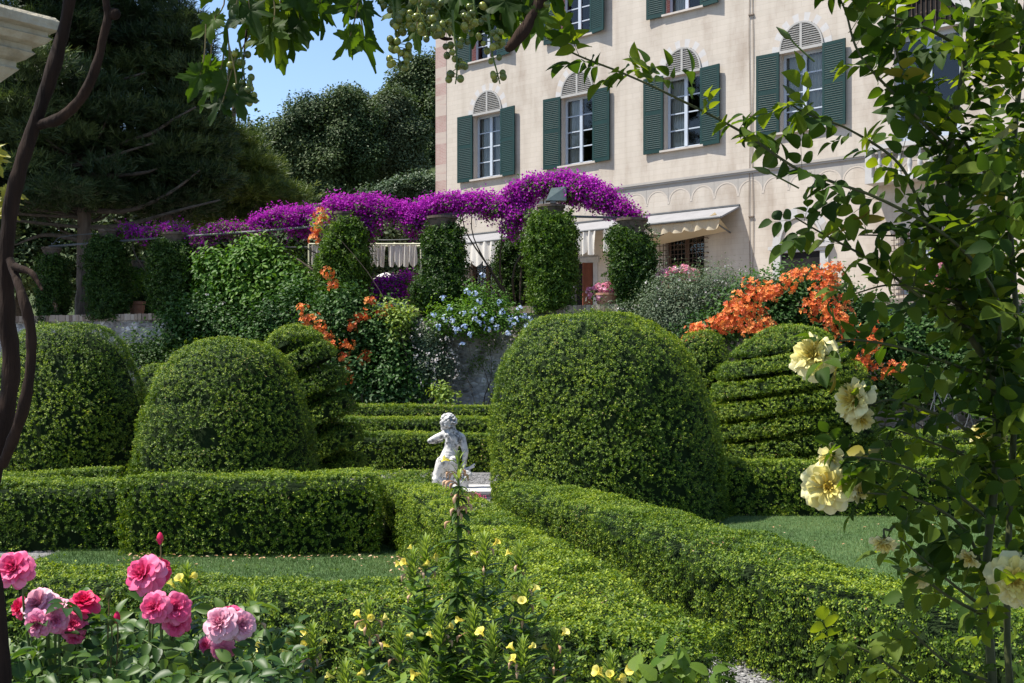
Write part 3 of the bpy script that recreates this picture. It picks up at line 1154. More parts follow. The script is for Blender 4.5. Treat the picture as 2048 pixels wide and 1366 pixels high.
barred(938, 998, 512, .45)
barred(1330, 1408, 468, .55)
barred(1800, 1905, 470, .75, mat='frame')
da = FP(1150, 528)
db = FP(1188, 528)[0]
OPEN.append((da[0], db, .02, da[1]))
mb = MB()
for a, b in (((da[0] - .16, -.05, 0), (da[0], .05, da[1])), ((db, -.05, 0), (db + .16, .05, da[1])), ((da[0] - .22, -.07, da[1]), (db + .22, .05, da[1] + .17))):
    box(mb, a, b)
door = mb.build('terrace_door', M['greystone'], villa)
mb = MB()
dw = db - da[0]
box(mb, (0, 0, .03), (dw * .55, .05, da[1] - .02))
for z0_, z1_ in ((.15, .9), (1.0, da[1] - .2)):
    box(mb, (.08, -.015, z0_), (dw * .55 - .08, -.001, z1_))
R = rot_z(math.radians(70))
for q in range(len(mb.v)):
    mb.v[q] = (mb.v[q] * [-1, 1, 1]) @ R.T + [db - .01, .03, 0]
leaf = mb.build('door_leaf', M['darkwood'], door)
mb = MB()
p_ = np.array([-dw * .42, -.03, 1.15]) @ R.T + [db - .01, .03, 0]
tube(mb, [p_, p_ + [0, -.02, -.14]], .012, 6)
mb.build('handle', M['marble'], door)
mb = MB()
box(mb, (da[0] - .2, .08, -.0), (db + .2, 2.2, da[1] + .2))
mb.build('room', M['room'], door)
mb = MB()
for q in ([(da[0], 0, 0), (da[0], .1, 0), (da[0], .1, da[1]), (da[0], 0, da[1])], [(db, 0, 0), (db, 0, da[1]), (db, .1, da[1]), (db, .1, 0)]):
    mb.add(q, [[0, 1, 2, 3]])
mb.build('reveal', M['greystone'], door)

# ---- blind arched niche with a marble cornice, right of the awning
ns, nz0 = FP(1602, 497)
mb = MB()
r = .62
zb = nz0 + .12
box(mb, (ns - .95, -.14, nz0), (ns + .95, -.002, nz0 + .10))
box(mb, (ns - .88, -.10, nz0 - .10), (ns + .88, -.002, nz0 - .001))
for sx in (-1, 1):
    box(mb, (ns + sx * .72 - .12, -.07, nz0 - 2.2), (ns + sx * .72 + .12, -.002, nz0 - .101))
arc_strip(mb, ns, zb, r, r * 1.25, r * 1.10, r * 1.375, -.05, -.001, 28)
arc_strip(mb, ns, zb, r * 1.11, r * 1.39, r * 1.42, r * 1.7, -.012, -.001, 33, alt=(0, 1, 11))
niche = mb.build('arched_niche', [M['marble'], M['moulding']], villa)
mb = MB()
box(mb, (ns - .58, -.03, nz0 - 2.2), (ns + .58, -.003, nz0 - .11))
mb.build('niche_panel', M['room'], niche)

# ---- string course with a frieze of small blind arches
bz = np.mean([FP(1486, 343)[1], FP(1250, 374)[1]])
mb = MB()
box(mb, (S_L - .03, -.075, bz - .02), (S_R, -.001, bz + .05))
box(mb, (S_L - .02, -.05, bz - .075), (S_R, -.001, bz - .021))
mb.build('string_course', M['moulding'], villa)
mb = MB()
step = .80
k = 0
s = S_L + .75
while s < S_R - .5:
    r = step / 2
    zc = bz - .62
    arc_strip(mb, s, zc, r * .87, r * .83, r * .985, r * .935, -.007, -.001, 14)
    box(mb, (s - r - .04, -.0065, zc - .07), (s - r + .04, -.001, zc - .001))
    s += step
mb.build('arch_frieze', M['plaster_plain'], villa)
mb = MB()
zc = bz - .62
s = S_L + .75
while s < S_R - .5:      # grey field above the little arches
    r = step / 2
    N_ = 10
    for j in range(N_):
        a0, a1 = math.pi * j / N_, math.pi * (j + 1) / N_
        x0_, x1_ = s + r * math.cos(a0) * .99, s + r * math.cos(a1) * .99
        z0_, z1_ = zc + r * .95 * math.sin(a0), zc + r * .95 * math.sin(a1)
        mb.add([(x1_, -.006, z1_), (x0_, -.006, z0_), (x0_, -.006, bz - .075), (x1_, -.006, bz - .075)], [[0, 1, 2, 3]])
    s += step
mb.build('frieze_field', M['moulding'], villa)

# ---- front wall with its openings, flanks, roof
cs = sorted({S_L, S_R, *[v for o in OPEN for v in o[:2]]})
cz = sorted({-.3, Z_TOP, *[v for o in OPEN for v in o[2:]]})
mb = MB()
for a, b in zip(cs[:-1], cs[1:]):
    for c, d in zip(cz[:-1], cz[1:]):
        m_s, m_z = (a + b) / 2, (c + d) / 2
        if any(o[0] < m_s < o[1] and o[2] < m_z < o[3] for o in OPEN):
            continue
        mb.add([(a, 0, c), (b, 0, c), (b, 0, d), (a, 0, d)], [[0, 1, 2, 3]])
DP = 13.0
for q in ([(S_L, 0, -.3), (S_L, 0, Z_TOP), (S_L, DP, Z_TOP), (S_L, DP, -.3)], [(S_R, 0, -.3), (S_R, DP, -.3), (S_R, DP, Z_TOP), (S_R, 0, Z_TOP)], [(S_L, DP, -.3), (S_L, DP, Z_TOP), (S_R, DP, Z_TOP), (S_R, DP, -.3)]):
    mb.add(q, [[0, 1, 2, 3]])
mb.build('wall', M['facade'], villa)
M['rooftile'] = brick_mat('roof_tile', (.30, .12, .07), (.36, .17, .10), (.15, .07, .05), .2, .3, .02)
mb = MB()
x0, x1, y0, y1, z0, z1 = S_L - .7, S_R + .7, -.7, DP + .7, Z_TOP, Z_TOP + 2.6
V = [(x0, y0, z0), (x1, y0, z0), (x1, y1, z0), (x0, y1, z0), (x0 + 6, (y0 + y1) / 2, z1), (x1 - 6, (y0 + y1) / 2, z1)]
mb.add(V, [[0, 1, 5, 4], [2, 3, 4, 5]])
mb.add(V, [[1, 2, 5], [3, 0, 4]])
mb.add([(x0, y0, z0 - .003), (x1, y0, z0 - .003), (x1, y1, z0 - .003), (x0, y1, z0 - .003)], [[3, 2, 1, 0]])
mb.build('roof', M['rooftile'], villa)
# painted corner band: one L-shaped strip whose courses differ in paint
qw = FP(893, 300)[0] - S_L
lev = [0.0]
k = 0
while lev[-1] < Z_TOP - .5:
    lev.append(lev[-1] + .42 + .16 * ((k * 7) % 3))
    k += 1
V = []
for z in lev:
    V += [(S_L - .012, .6, z), (S_L - .012, -.012, z), (S_L + qw, -.012, z), (S_L + qw, .001, z)]
mb = MB()
for k in range(len(lev) - 1):
    F = [(k * 4 + q, k * 4 + q + 1, k * 4 + q + 5, k * 4 + q + 4) for q in range(3)]
    mb.f.append((np.array(F), k % 2, np.full(3, .5)))
mb.v.append(np.array(V))
mb.n = len(V)
mb.build('quoins', [M['quoin'], M['quoin_brick']], villa)
# cables running down the facade
M['cable'] = mat_noise('old_cable', (.14, .11, .09), (.22, .18, .15), 10, .8, .2)
mb = MB()
cs0 = FP(1500, 200)[0]
for off in (0, .10):
    pts = [(cs0 + off + .02 * math.sin(z * 1.3 + off * 40), -.025, z) for z in np.arange(.5, 15, .4)]
    tube(mb, pts, .009, 5)
for z in (3.2, 6.1, 9.0, 11.2):
    box(mb, (cs0 - .03, -.05, z), (cs0 + .14, -.001, z + .03))
mb.build('facade_cable', M['cable'], villa)
# ================================================================== foliage tools
def B(px, py, rx, rz, Y, ry=None):
    k = Y / FPX
    return (W(px, py, Y), np.array([rx * k, (ry if ry is not None else (rx + rz) / 2 * k), rz * k]))


def blob_points(blobs, n, lo=.55, hi=1.02, seed=0, rough=.25, power=1.0):
    w = np.array([(r[0] * r[1] * r[2]) ** (2 / 3) for c, r in blobs])
    k = rng.choice(len(blobs), n, p=w / w.sum())
    C = np.array([c for c, r in blobs])[k]
    R = np.array([r for c, r in blobs])[k]
    d = rvec(n)
    u = lo + (hi - lo) * rng.random(n) ** power
    P = C + d * R * u[:, None]
    P = P + d * R * (rough * noise(P, 1.6 / max(.2, float(R.mean())), seed))[:, None]
    return P, nrm(d / R)


def foliage(mb, blobs, nclump, per, L, rc, tm=KITE, mat=0, seed=0, lo=.45, rough=.25, droop=.15, tone=.0, up=.6, spread=.42, flat=.75):
    C, Nc = blob_points(blobs, nclump, lo, 1.0, seed, rough)
    ct = np.clip(.30 * rng.random(nclump) + .3 + .25 * noise(C, .9 / max(.15, rc * 3), seed + 5), 0, 1)
    k = np.repeat(np.arange(nclump), per)
    n = len(k)
    g = rng.normal(size=(n, 3)) * [1, 1, flat]
    g = g / np.maximum(1, np.linalg.norm(g, axis=1, keepdims=True) / 1.6)
    P = C[k] + g * rc * (.6 + .8 * rng.random(nclump))[k][:, None]
    N = nrm(Nc[k] * .5 + nrm(g) * .5 + np.array([0, 0, up]) + spread * rvec(n))
    D = nrm(np.cross(N, rvec(n)) + .5 * nrm(g) + np.array([0, 0, -droop]))
    inst(mb, tm, P, D, N, L * (.65 + .6 * rng.random(n)), mat, np.clip(ct[k] + .22 * rng.random(n) + tone, 0, 1))
    return C, Nc


PETAL5 = []
_V, _F = [(0, 0, -.25)], []
for _k in range(5):
    for _q, (_r, _z, _da) in enumerate(((.75, .08, -.45), (1.0, .16, 0), (.75, .08, .45))):
        _a = 2 * math.pi * _k / 5 + _da
        _V.append((_r * math.cos(_a), _r * math.sin(_a), _z))
    _b = 1 + 3 * _k
    _F.append((0, _b, _b + 1, _b + 2))
FLOWER5 = tmpl(_V, _F)     # faces +Z, lies in XY


def flowers_at(mb, C, N, per, R, size, mat=0, face=None, tone=None):
    """heads of small five-petalled flowers gathered round each point of C"""
    n = len(C) * per
    k = np.repeat(np.arange(len(C)), per)
    d = rvec(n)
    d = nrm(d + N[k] * .9)
    P = C[k] + d * R * (.5 + .5 * rng.random(n))[:, None]
    inst(mb, FLOWER5, P, np.cross(d, rvec(n)), d + .35 * rvec(n), size * (.7 + .5 * rng.random(n)), mat, rng.random(n) if tone is None else tone)


def limbs(mb, base, blobs, r0, n=6, seed=0, wig=.12, r1=.25):
    """woody stems from the foot of a plant into its crown"""
    rr = np.random.default_rng(seed)
    base = np.asarray(base, float)
    for j in range(n):
        c, r = blobs[j % len(blobs)]
        e = c + rr.normal(size=3) * r * .35
        m1 = base + (e - base) * .4 + rr.normal(size=3) * wig * np.linalg.norm(e - base) * [1, 1, .4]
        m2 = base + (e - base) * .75 + rr.normal(size=3) * wig * .6 * np.linalg.norm(e - base) * [1, 1, .4]
        tube(mb, [base + rr.normal(size=3) * [r0, r0, 0], m1, m2, e], [r0, r0 * .75, r0 * .5, r0 * r1], 6, 12, rough=.15)


def shrub(name, label, cat, base, blobs, nclump, per, L, rc, leaf, group=None, tm=KITE, nstem=5, stem_r=.02, flowers=None, **kw):
    """flowers: list of (part name, points, normals, per, R, size, material, single object per cluster?)"""
    root = empty(name, base, label, cat, group)
    mb = MB()
    foliage(mb, blobs, nclump, per, L, rc, tm, **kw)
    put(mb, 'foliage', M[leaf], root)
    mb = MB()
    limbs(mb, base, blobs, stem_r, nstem, seed=len(blobs) + nclump)
    put(mb, 'stems', M['branch'], root)
    for f in flowers or []:
        pn, C, N, pr, R, size, mt, single = f
        if single:
            for c, nn in zip(C, N):
                mb = MB()
                flowers_at(mb, np.array([c]), np.array([nn]), pr, R, size)
                put(mb, pn, M[mt], root)
        else:
            mb = MB()
            flowers_at(mb, np.asarray(C), np.asarray(N), pr, R, size)
            o = put(mb, pn, M[mt], root)
            o['kind'] = 'stuff'
    return root


def px_heads(lst, Y, out=.0, n=(0, -.8, .5)):
    C = np.array([W(a, b, Y) for a, b in lst])
    return C, np.repeat(nrm([n]), len(C), 0)


# ================================================================== awning on the villa
def FPo(px, py, off):
    dx, dz = (px - CX) / FPX, (HY - py) / FPX
    n2 = np.array([-CT, -ST])
    Q = P0 + n2 * off
    t = (Q @ n2) / (np.array([dx, 1.0]) @ n2)
    X = np.array([dx, 1.0]) * t
    return float((X - Q) @ np.array([ST, -CT])), E + dz * t - ZB


M['awn_top'] = mat_noise('grey_awning_sheet', (.20, .198, .205), (.25, .248, .255), 2, .8, .1)
M['canvas'] = mat_leaf('white_canvas', (.62, .60, .56), (.70, .68, .64), (.76, .74, .70), .3, (.95, .92, .85), .9, .1)
M['cream'] = mat_leaf('cream_canvas', (.52, .45, .33), (.55, .48, .36), (.58, .52, .40), .35, (1, .9, .7), .9, .1)
M['alu'] = mat_noise('grey_painted_metal', (.07, .075, .08), (.12, .125, .13), 6, .6, .3)
awn = empty('awning', (P0[0], P0[1], ZB), 'long grey awning with scalloped white valance fixed on the villa wall', 'awning', rz=TH - math.pi / 2)
sa0 = FP(905, 480)[0]
sa1, za = FP(1480, 412)
OUT, DROP = 1.05, .40
mb = MB()
V = []
for s_ in (sa0, sa1):
    V += [(s_, -.02, za), (s_, -OUT, za - DROP), (s_, -OUT, za - DROP - .05), (s_, -.02, za - .05)]
mb.add(V, [[0, 1, 5, 4], [3, 7, 6, 2], [1, 2, 6, 5], [0, 4, 7, 3]])
mb.add(V, [[0, 3, 2, 1], [4, 5, 6, 7]])
mb.build('awning_sheet', M['awn_top'], awn)
mb = MB()
box(mb, (sa0, -.06, za + .002), (sa1, -.0, za + .05))
tube(mb, [(sa0, -OUT - .02, za - DROP - .03), (sa1, -OUT - .02, za - DROP - .03)], .035, 8)
for s_ in np.linspace(sa0 + .4, sa1 - .3, 5):
    tube(mb, [(s_, -.03, za - .75), (s_, -OUT + .1, za - DROP - .12)], .025, 6)
mb.build('awning_frame', M['alu'], awn)


def valance(mb, s0, s1, y, z, h, nsc, fold=.05, mat=0, hvar=.0):
    nu_, nv_ = max(60, nsc * 16), 10
    u = np.linspace(0, 1, nu_)
    v = np.linspace(0, 1, nv_)
    U, V_ = np.meshgrid(u, v, indexing='ij')
    ph = (U * nsc) % 1
    sc_ = h * (.66 + .34 * np.sqrt(np.clip(1 - (2 * ph - 1) ** 2, 0, 1)))
    X = s0 + (s1 - s0) * U + .012 * np.sin(U * nsc * 9 + 3 * V_)
    Y = y + fold * np.sin(U * nsc * 2 * math.pi * 1.5 + 1.1) * (.3 + .7 * V_) + .02 * np.sin(U * 31)
    Z = z - sc_ * V_ + .015 * np.sin(U * nsc * 2 * math.pi) * (1 - V_)
    mb.add(np.stack([X, Y, Z], -1).reshape(-1, 3), grid_faces(nu_, nv_), mat, .3 + .5 * np.repeat((np.sin(np.arange(nu_ - 1) * .4) * .5 + .5), nv_ - 1))


for pa, pb, n_, hh in ((926, 1004, 4, .80), (1030, 1090, 3, .78), (1140, 1192, 3, .74), (1206, 1236, 2, .70)):
    mb = MB()
    valance(mb, FPo(pa, 480, OUT)[0], FPo(pb, 480, OUT)[0], -OUT - .03, za - DROP - .05, hh, n_)
    mb.build('valance', M['canvas'], awn, smooth=True)
# the drawn-back cream blind under the right end
mb = MB()
a, b = FPo(1285, 470, .7)[0], FPo(1450, 450, .7)[0]
valance(mb, a, b, -OUT + .05, za - DROP - .06, .30, 5, .04)
mb.build('valance', M['cream'], awn, smooth=True)
mb = MB()
nu_, nv_ = 60, 8
U, V_ = np.meshgrid(np.linspace(0, 1, nu_), np.linspace(0, 1, nv_), indexing='ij')
X = a + (b - a - .2) * U
Y = -.12 - .80 * V_
Z = za - .95 + .45 * V_ * U - .05 * np.abs(np.sin(U * math.pi * 5)) * V_ + .25 * U
mb.add(np.stack([X, Y, Z], -1).reshape(-1, 3), grid_faces(nu_, nv_))
mb.build('blind', M['cream'], awn, smooth=True)

# free-standing canvas shade left of the villa
cz_ = W(780, 488, 29.5)[2]
cx0, cx1 = W(618, 488, 29.5)[0], W(842, 488, 29.5)[0]
shade = empty('shade_canopy', ((cx0 + cx1) / 2, 29.5, ZT), 'white scalloped canvas shade hung on pale ribs between two ivy pillars', 'canopy')
mb = MB()
for a, b, n_ in ((622, 646, 2), (738, 770, 3), (776, 834, 4)):
    m2 = MB()
    valance(m2, W(a, 0, 29.5)[0], W(b, 0, 29.5)[0], 29.5, cz_ - .02, .58, n_, .06)
    put(m2, 'valance', M['canvas'], shade, True)
mb = MB()
for k in range(7):
    x_ = cx0 + (cx1 - cx0) * k / 6
    tube(mb, [(x_ - .3, 32.6, cz_ + .30), (x_ + .3, 29.5, cz_ + .02)], .02, 6)
tube(mb, [(cx0, 29.5, cz_), (cx1, 29.5, cz_)], .025, 6)
tube(mb, [(cx0, 32.6, cz_ + .30), (cx1, 32.6, cz_ + .30)], .025, 6)
for x_ in (cx0, cx1):
    for y_, zz in ((29.5, cz_), (32.6, cz_ + .3)):
        tube(mb, [(x_, y_, ZT), (x_, y_, zz)], .03, 6)
put(mb, 'ribs', mat_noise('pale_ribs', (.55, .55, .38), (.65, .64, .48), 4, .6, .3), shade)

# ================================================================== pergola pillars clad in ivy
M['capital'] = mat_noise('weathered_terracotta_capital', (.040, .032, .026), (.11, .085, .068), 7, .9, .1, .7, c3=(.105, .075, .058), dist=.012)


def pillar(px, top, hw, off, label, leaf='ivy', bottom=None, cap=True, n=1500, capw=.36, seed=0, caph=.36):
    x, y = on_wall(px, off)
    zt_ = W(px, top, y)[2]
    zb_ = ZW if bottom is None else W(px, bottom, y)[2]
    root = empty('ivy_pillar', (x, y, zb_), label, 'pillar', 'ivy-clad pillars of the terrace pergola')
    h = zt_ - zb_
    r = hw / FPX * y
    mb = MB()
    box(mb, (x - .2, y - .2, zb_), (x + .2, y + .2, zt_ + .02))
    put(mb, 'brick_pier', M['brick'], root)
    nu_, nv_ = 28, 24
    a = np.linspace(0, 2 * math.pi, nu_, endpoint=False)
    v = np.linspace(0, 1, nv_)
    A, V_ = np.meshgrid(a, v, indexing='ij')
    sq = 1 / np.maximum(np.abs(np.cos(A)), np.abs(np.sin(A))) ** .55
    prof = np.interp(v, [0, .06, .45, .85, .96, 1], [.80, .95, 1.05, .98, .82, .50])[None]
    G_ = np.stack([x + r * .86 * sq * prof * np.cos(A), y + r * .86 * sq * prof * np.sin(A), zb_ - .12 + (h + .22) * V_ + 0 * A], -1)
    cen = np.stack([np.full_like(A, x), np.full_like(A, y), G_[..., 2]], -1)
    G_ += nrm(G_ - cen) * (r * (.30 * noise(G_, 1.1, seed) + .26 * noise(G_ * [1, 1, .5], 3.2, seed + 7)))[..., None]
    mb = MB()
    core = cen + (G_ - cen) * .80
    mb.add(core.reshape(-1, 3), grid_faces(nu_, nv_, True), 1)
    P, N = sample_grid(G_, n, True)
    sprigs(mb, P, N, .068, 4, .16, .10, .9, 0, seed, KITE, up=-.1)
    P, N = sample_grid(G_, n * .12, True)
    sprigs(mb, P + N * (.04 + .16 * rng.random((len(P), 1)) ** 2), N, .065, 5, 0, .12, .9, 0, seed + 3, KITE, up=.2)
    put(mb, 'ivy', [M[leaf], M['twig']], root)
    if cap:
        mb = MB()
        prof = np.array([(.24, 0), (.25, .03), (.245, .08), (.255, .16), (.28, .27), (.30, .33), (.325, .345), (.325, .41), (0, .411)]) * [capw / .40, caph / .42]
        lathe(mb, prof, (x, y, zt_ - .02), 32)
        put(mb, 'capital', M['capital'], root)
    return root, (x, y, zt_ + caph)


pil = {}
for args in [
    (103, 520, 26, .25, 'dark ivy pillar at the far left end of the terrace wall', 'ivy', None, True, 900, .31, 1),
    (216, 485, 38, .25, 'dark ivy pillar just right of the pine trunk on the terrace wall', 'ivy', None, True, 1000, .31, 2),
    (350, 492, 42, .25, 'shaded ivy pillar left of the bright green citrus bush', 'ivy', None, True, 1000, .40, 3),
    (688, 452, 46, .20, 'ivy pillar twined with orange trumpet flowers under the bougainvillea', 'ivy_light', None, True, 1100, .31, 4),
    (884, 462, 47, .20, 'broad dark green ivy pillar left of the first barred window', 'ivy', None, True, 1200, .44, 5),
    (1032, 490, 34, 2.6, 'shorter ivy pillar set back behind the floodlight pillar', 'ivy', None, True, 1200, .31, 6),
    (1102, 440, 44, .20, 'bright yellow-green ivy pillar carrying the floodlight', 'ivy_light', None, True, 1300, .40, 7),
    (1264, 468, 45, .20, 'dark ivy pillar at the right end of the bougainvillea', 'ivy', None, True, 1200, .44, 8),
]:
    pil[args[0]] = pillar(*args[:9], capw=args[9], seed=args[10])
# back row, smaller
for px, top, lab in ((280, 545, 'small shaded ivy pillar behind the sunlit fern and flowerpot'), (505, 480, 'half-hidden ivy pillar behind the bright green citrus bush')):
    pillar(px, top, 26, 3.0, lab, 'ivy', None, True, 700, .3, px)

# floodlight on the bright pillar
x, y, z = pil[1102][1]
fl = empty('floodlight', (x, y, z), 'grey-green box floodlight standing on the bright ivy pillar', 'floodlight')
mb = MB()
V = [(-.06, -.16, .02), (.40, -.16, .02), (.40, .16, .02), (-.06, .16, .02), (.06, -.13, .30), (.40, -.16, .34), (.40, .16, .34), (.06, .13, .30)]
V = [(v[0] - .06, v[1], v[2] + .04) for v in V]
mb.add(V, BF)
V2 = [(-.12, -.15, .07), (-.05, -.155, .07), (-.05, .155, .07), (-.12, .15, .07), (-.02, -.12, .28), (.0, -.13, .31), (.0, .13, .31), (-.02, .12, .28)]
mb.build('housing', mat_noise('grey_green_enamel', (.11, .15, .14), (.16, .20, .19), 8, .5, .4), fl)
mb = MB()
box(mb, (-.02, -.20, 0), (.10, .20, .035))
mb.build('bracket', M['alu'], fl)
mb = MB()
mb.add([(.345, -.13, .09), (.345, .13, .09), (.345, .13, .35), (.345, -.13, .35)], [[0, 1, 2, 3]])
mb.build('lens', M['glass'], fl)

# pipe rails and wires strung between the pillar heads
def rail(pts, r, label, name='pergola_rail', cat='rail', mat='alu', grp=None):
    mb = MB()
    tube(mb, pts, r, 6, 24)
    o = mb.build(name, M[mat], loc=pts[0])
    return tag(o, label, cat, grp)


def wl(px, py, off):
    x, y = on_wall(px, off)
    return W(px, py, y)


rail([wl(98, 493, .3), wl(350, 474, .3), wl(560, 459, .3), wl(690, 447, .3)], .028, 'thin grey pipe running over the shaded pillars on the left', grp='pergola pipes and wires')
rail([wl(640, 444, .5), wl(880, 430, .5), wl(1015, 416, .5)], .034, 'dark pipe under the middle bougainvillea', grp='pergola pipes and wires')
rail([wl(103, 489, .3), wl(150, 470, 1.2), wl(420, 459, 1.6), wl(640, 450, 1.6)], .014, 'fine wire slanting from the far left pillar behind the pine trunk', 'wire', 'wire', 'alu', 'pergola pipes and wires')
rail([wl(350, 480, .3), wl(560, 494, 2.2), wl(690, 490, 2.6)], .012, 'fine wire sagging behind the bright green citrus bush', 'wire', 'wire', 'alu', 'pergola pipes and wires')
rail([wl(690, 470, .4), wl(760, 480, 2), wl(884, 476, .4)], .014, 'fine wire above the free-standing canvas shade', 'wire', 'wire', 'alu', 'pergola pipes and wires')
rail([wl(1102, 432, .4), wl(1264, 436, .4)], .030, 'short pipe between the floodlight pillar and the right end pillar', grp='pergola pipes and wires')

# ================================================================== bougainvillea over the pergola
def bougain(label, blobs, base, nclump, per, size=.055, rc=.16, seed=0, leafn=.25, shade=0., stems=5):
    root = empty('bougainvillea', base, label, 'bougainvillea', 'bougainvillea trained along the pergola')
    blobs = [(c, r * [.9, .9, .66]) for c, r in blobs]
    mb = MB()
    foliage(mb, blobs, int(nclump * 1.2), per, size, rc * .8, BRACT, seed=seed, lo=.35, rough=.40, droop=.0, up=.30, spread=.55)
    # sprays hanging out of the mass
    C, N = blob_points(blobs, nclump // 9, .8, 1.0, seed + 8, .3)
    k = np.repeat(np.arange(len(C)), 22)
    t_ = rng.random(len(k))
    dr = rvec(len(C)) * [1, 1, .2] * .25 + [0, 0, -.30]
    inst(mb, BRACT, C[k] + dr[k] * t_[:, None] * (.4 + .9 * rng.random(len(C)))[k][:, None] + rng.normal(size=(len(k), 3)) * .035, rvec(len(k)), rvec(len(k)) + [0, 0, .4], size * (.6 + .5 * rng.random(len(k))))
    # stray sprays standing out of the mass
    C, N = blob_points(blobs, nclump // 5, .95, 1.25, seed + 1, .4)
    n_ = len(C) * 12
    k = np.repeat(np.arange(len(C)), 12)
    inst(mb, BRACT, C[k] + rng.normal(size=(n_, 3)) * .045, rvec(n_), rvec(n_) + [0, 0, .4], size * (.7 + .5 * rng.random(n_)))
    o = put(mb, 'blossom', M['bract'], root)
    o['kind'] = 'stuff'
    mb = MB()
    foliage(mb, [(c - [0, 0, .25 * r[2]], r * [1, 1, .85]) for c, r in blobs], int(nclump * leafn * 1.5), per, size * 1.2, rc * .8, KITE, seed=seed + 2, lo=.3, rough=.4)
    put(mb, 'foliage', M['ivy_light'], root)
    mb = MB()
    limbs(mb, base, blobs, .03, stems, seed, .08)
    put(mb, 'stems', M['branch'], root)
    return root


YB = lambda px, off=.6: float(on_wall(px, off)[1])
bl = [B(px, py, a, b, YB(px)) for px, py, a, b in ((258, 462, 22, 11), (295, 470, 35, 16), (345, 464, 40, 18), (385, 482, 30, 15), (405, 492, 18, 12), (465, 458, 40, 9), (425, 462, 20, 8))]
bougain('deep violet bougainvillea in the shade over the left pillars', bl, (*on_wall(350, .5), ZW), 240, 18, seed=3, leafn=1.2)
bl = [B(px, py, a, b, YB(px)) for px, py, a, b in ((530, 444, 30, 14), (570, 434, 38, 18), (615, 432, 32, 18), (650, 446, 30, 18), (690, 410, 40, 18), (735, 412, 50, 22), (785, 420, 42, 20), (720, 436, 42, 16), (735, 462, 14, 20), (600, 452, 30, 10))]
bougain('brightest magenta bougainvillea between the citrus bush and the canvas shade', bl, (*on_wall(690, .5), ZW), 1000, 22, seed=4, leafn=.2)
bl = [B(px, py, a, b, YB(px)) for px, py, a, b in ((835, 430, 32, 22), (870, 412, 36, 18), (915, 404, 40, 18), (960, 404, 40, 17), (1000, 412, 30, 18), (1040, 388, 32, 24), (1080, 370, 40, 20), (1130, 364, 40, 18), (1165, 376, 38, 26), (1200, 396, 34, 24), (1235, 416, 26, 16), (1262, 434, 24, 11), (1040, 424, 26, 24), (1022, 452, 16, 12), (1140, 390, 36, 14), (830, 450, 20, 14), (980, 420, 26, 9))]
bougain('purple bougainvillea arching over the floodlight in front of the villa windows', bl, (*on_wall(1040, 1.5), ZT), 1700, 22, seed=5, leafn=.22, stems=9)
# potted one on the terrace
x, y = on_wall(780, 1.2)
bl = [B(px, py, a, b, y) for px, py, a, b in ((755, 572, 24, 14), (785, 568, 30, 14), (812, 558, 14, 11), (770, 590, 22, 10), (800, 585, 20, 12))]
o = bougain('low magenta bougainvillea behind the white planter box', bl, (x, y, ZT), 240, 18, seed=6, leafn=.4)
o['group'] = ''
del o['group']
mb = MB()
pb = empty('planter_box', (*on_wall(783, .75), ZT), 'white planter box on the terrace left of the broad ivy pillar', 'planter')
box(mb, (-.40, -.16, 0), (.40, .16, .42))
mb.build('tub', M['marble'], pb)
mb = MB()
box(mb, (-.43, -.19, .42), (.43, .19, .50))
mb.build('rim', M['room'], pb)
# parasol further back
pr = empty('parasol', (*on_wall(772, 5), ZT), 'white garden parasol far back on the terrace', 'parasol')
mb = MB()
lathe(mb, [(.36, 1.36), (.22, 1.47), (.05, 1.54), (0, 1.545)], (0, 0, 0), 16)
mb.build('canopy', M['canvas'], pr)
mb = MB()
tube(mb, [(0, 0, 0), (0, 0, 1.53)], .02, 8)
mb.build('pole', M['alu'], pr)

# ================================================================== pots with pink flowers
M['terracotta'] = mat_noise('terracotta', (.30, .14, .09), (.42, .23, .16), 7, .85, .15, .2)


def pot(px, Y, z, r, h, label, blobs, nfl, fl='pinkf', seed=0, leaf='bush_light'):
    x = (px - CX) / FPX * Y
    root = empty('potted_plant', (x, Y, z), label, 'potted plant')
    mb = MB()
    lathe(mb, np.array([(0, 0), (.72, 0), (.95, .80), (1.06, .82), (1.06, 1.0), (.9, 1.0), (.85, .86), (0, .86)]) * [r, h], (x, Y, z), 20)
    put(mb, 'pot', M['terracotta'], root)
    mb = MB()
    foliage(mb, blobs, 60, 14, .06, .09, KITE, seed=seed)
    put(mb, 'foliage', M[leaf], root)
    if nfl:
        C, N = blob_points(blobs, nfl, .8, 1.1, seed, .2)
        N = nrm(N + [0, -.4, .4])
        mb = MB()
        flowers_at(mb, C, N, 14, .08, .042)
        put(mb, 'blossom', M[fl], root)['kind'] = 'stuff'
    return root


y = float(on_wall(1215, .2)[1])
pot(1215, y, ZW, .30, .26, 'terracotta pot of pink geraniums on the wall left of the end pillar', [B(1200, 586, 22, 13, y), B(1230, 582, 22, 11, y), B(1212, 578, 24, 12, y), B(1248, 596, 10, 10, y)], 62, seed=3)
y = float(on_wall(1345, .3)[1])
pot(1345, y, ZW, .3, .4, 'pink geraniums spilling above the grey oleander by the barred window', [B(1330, 560, 16, 22, y), B(1355, 545, 28, 13, y), B(1380, 550, 16, 12, y)], 60, seed=4)
y = float(on_wall(1890, 1.5)[1])
pot(1885, y, ZW - .1, .34, .5, 'stone coloured pot behind the orange trumpet vine at the right', [B(1885, 535, 34, 26, y)], 14, seed=5)
y = float(on_wall(275, 1.2)[1])
pot(274, y, ZW - .05, .22, .45, 'tall terracotta pot with a sunlit fern between two dark pillars', [B(272, 560, 20, 26, y), B(262, 580, 12, 20, y), B(285, 548, 10, 12, y)], 0, seed=6)

# ================================================================== shrubs along the terrace wall
def YW(px, off=-.5):
    return float(on_wall(px, off)[1])


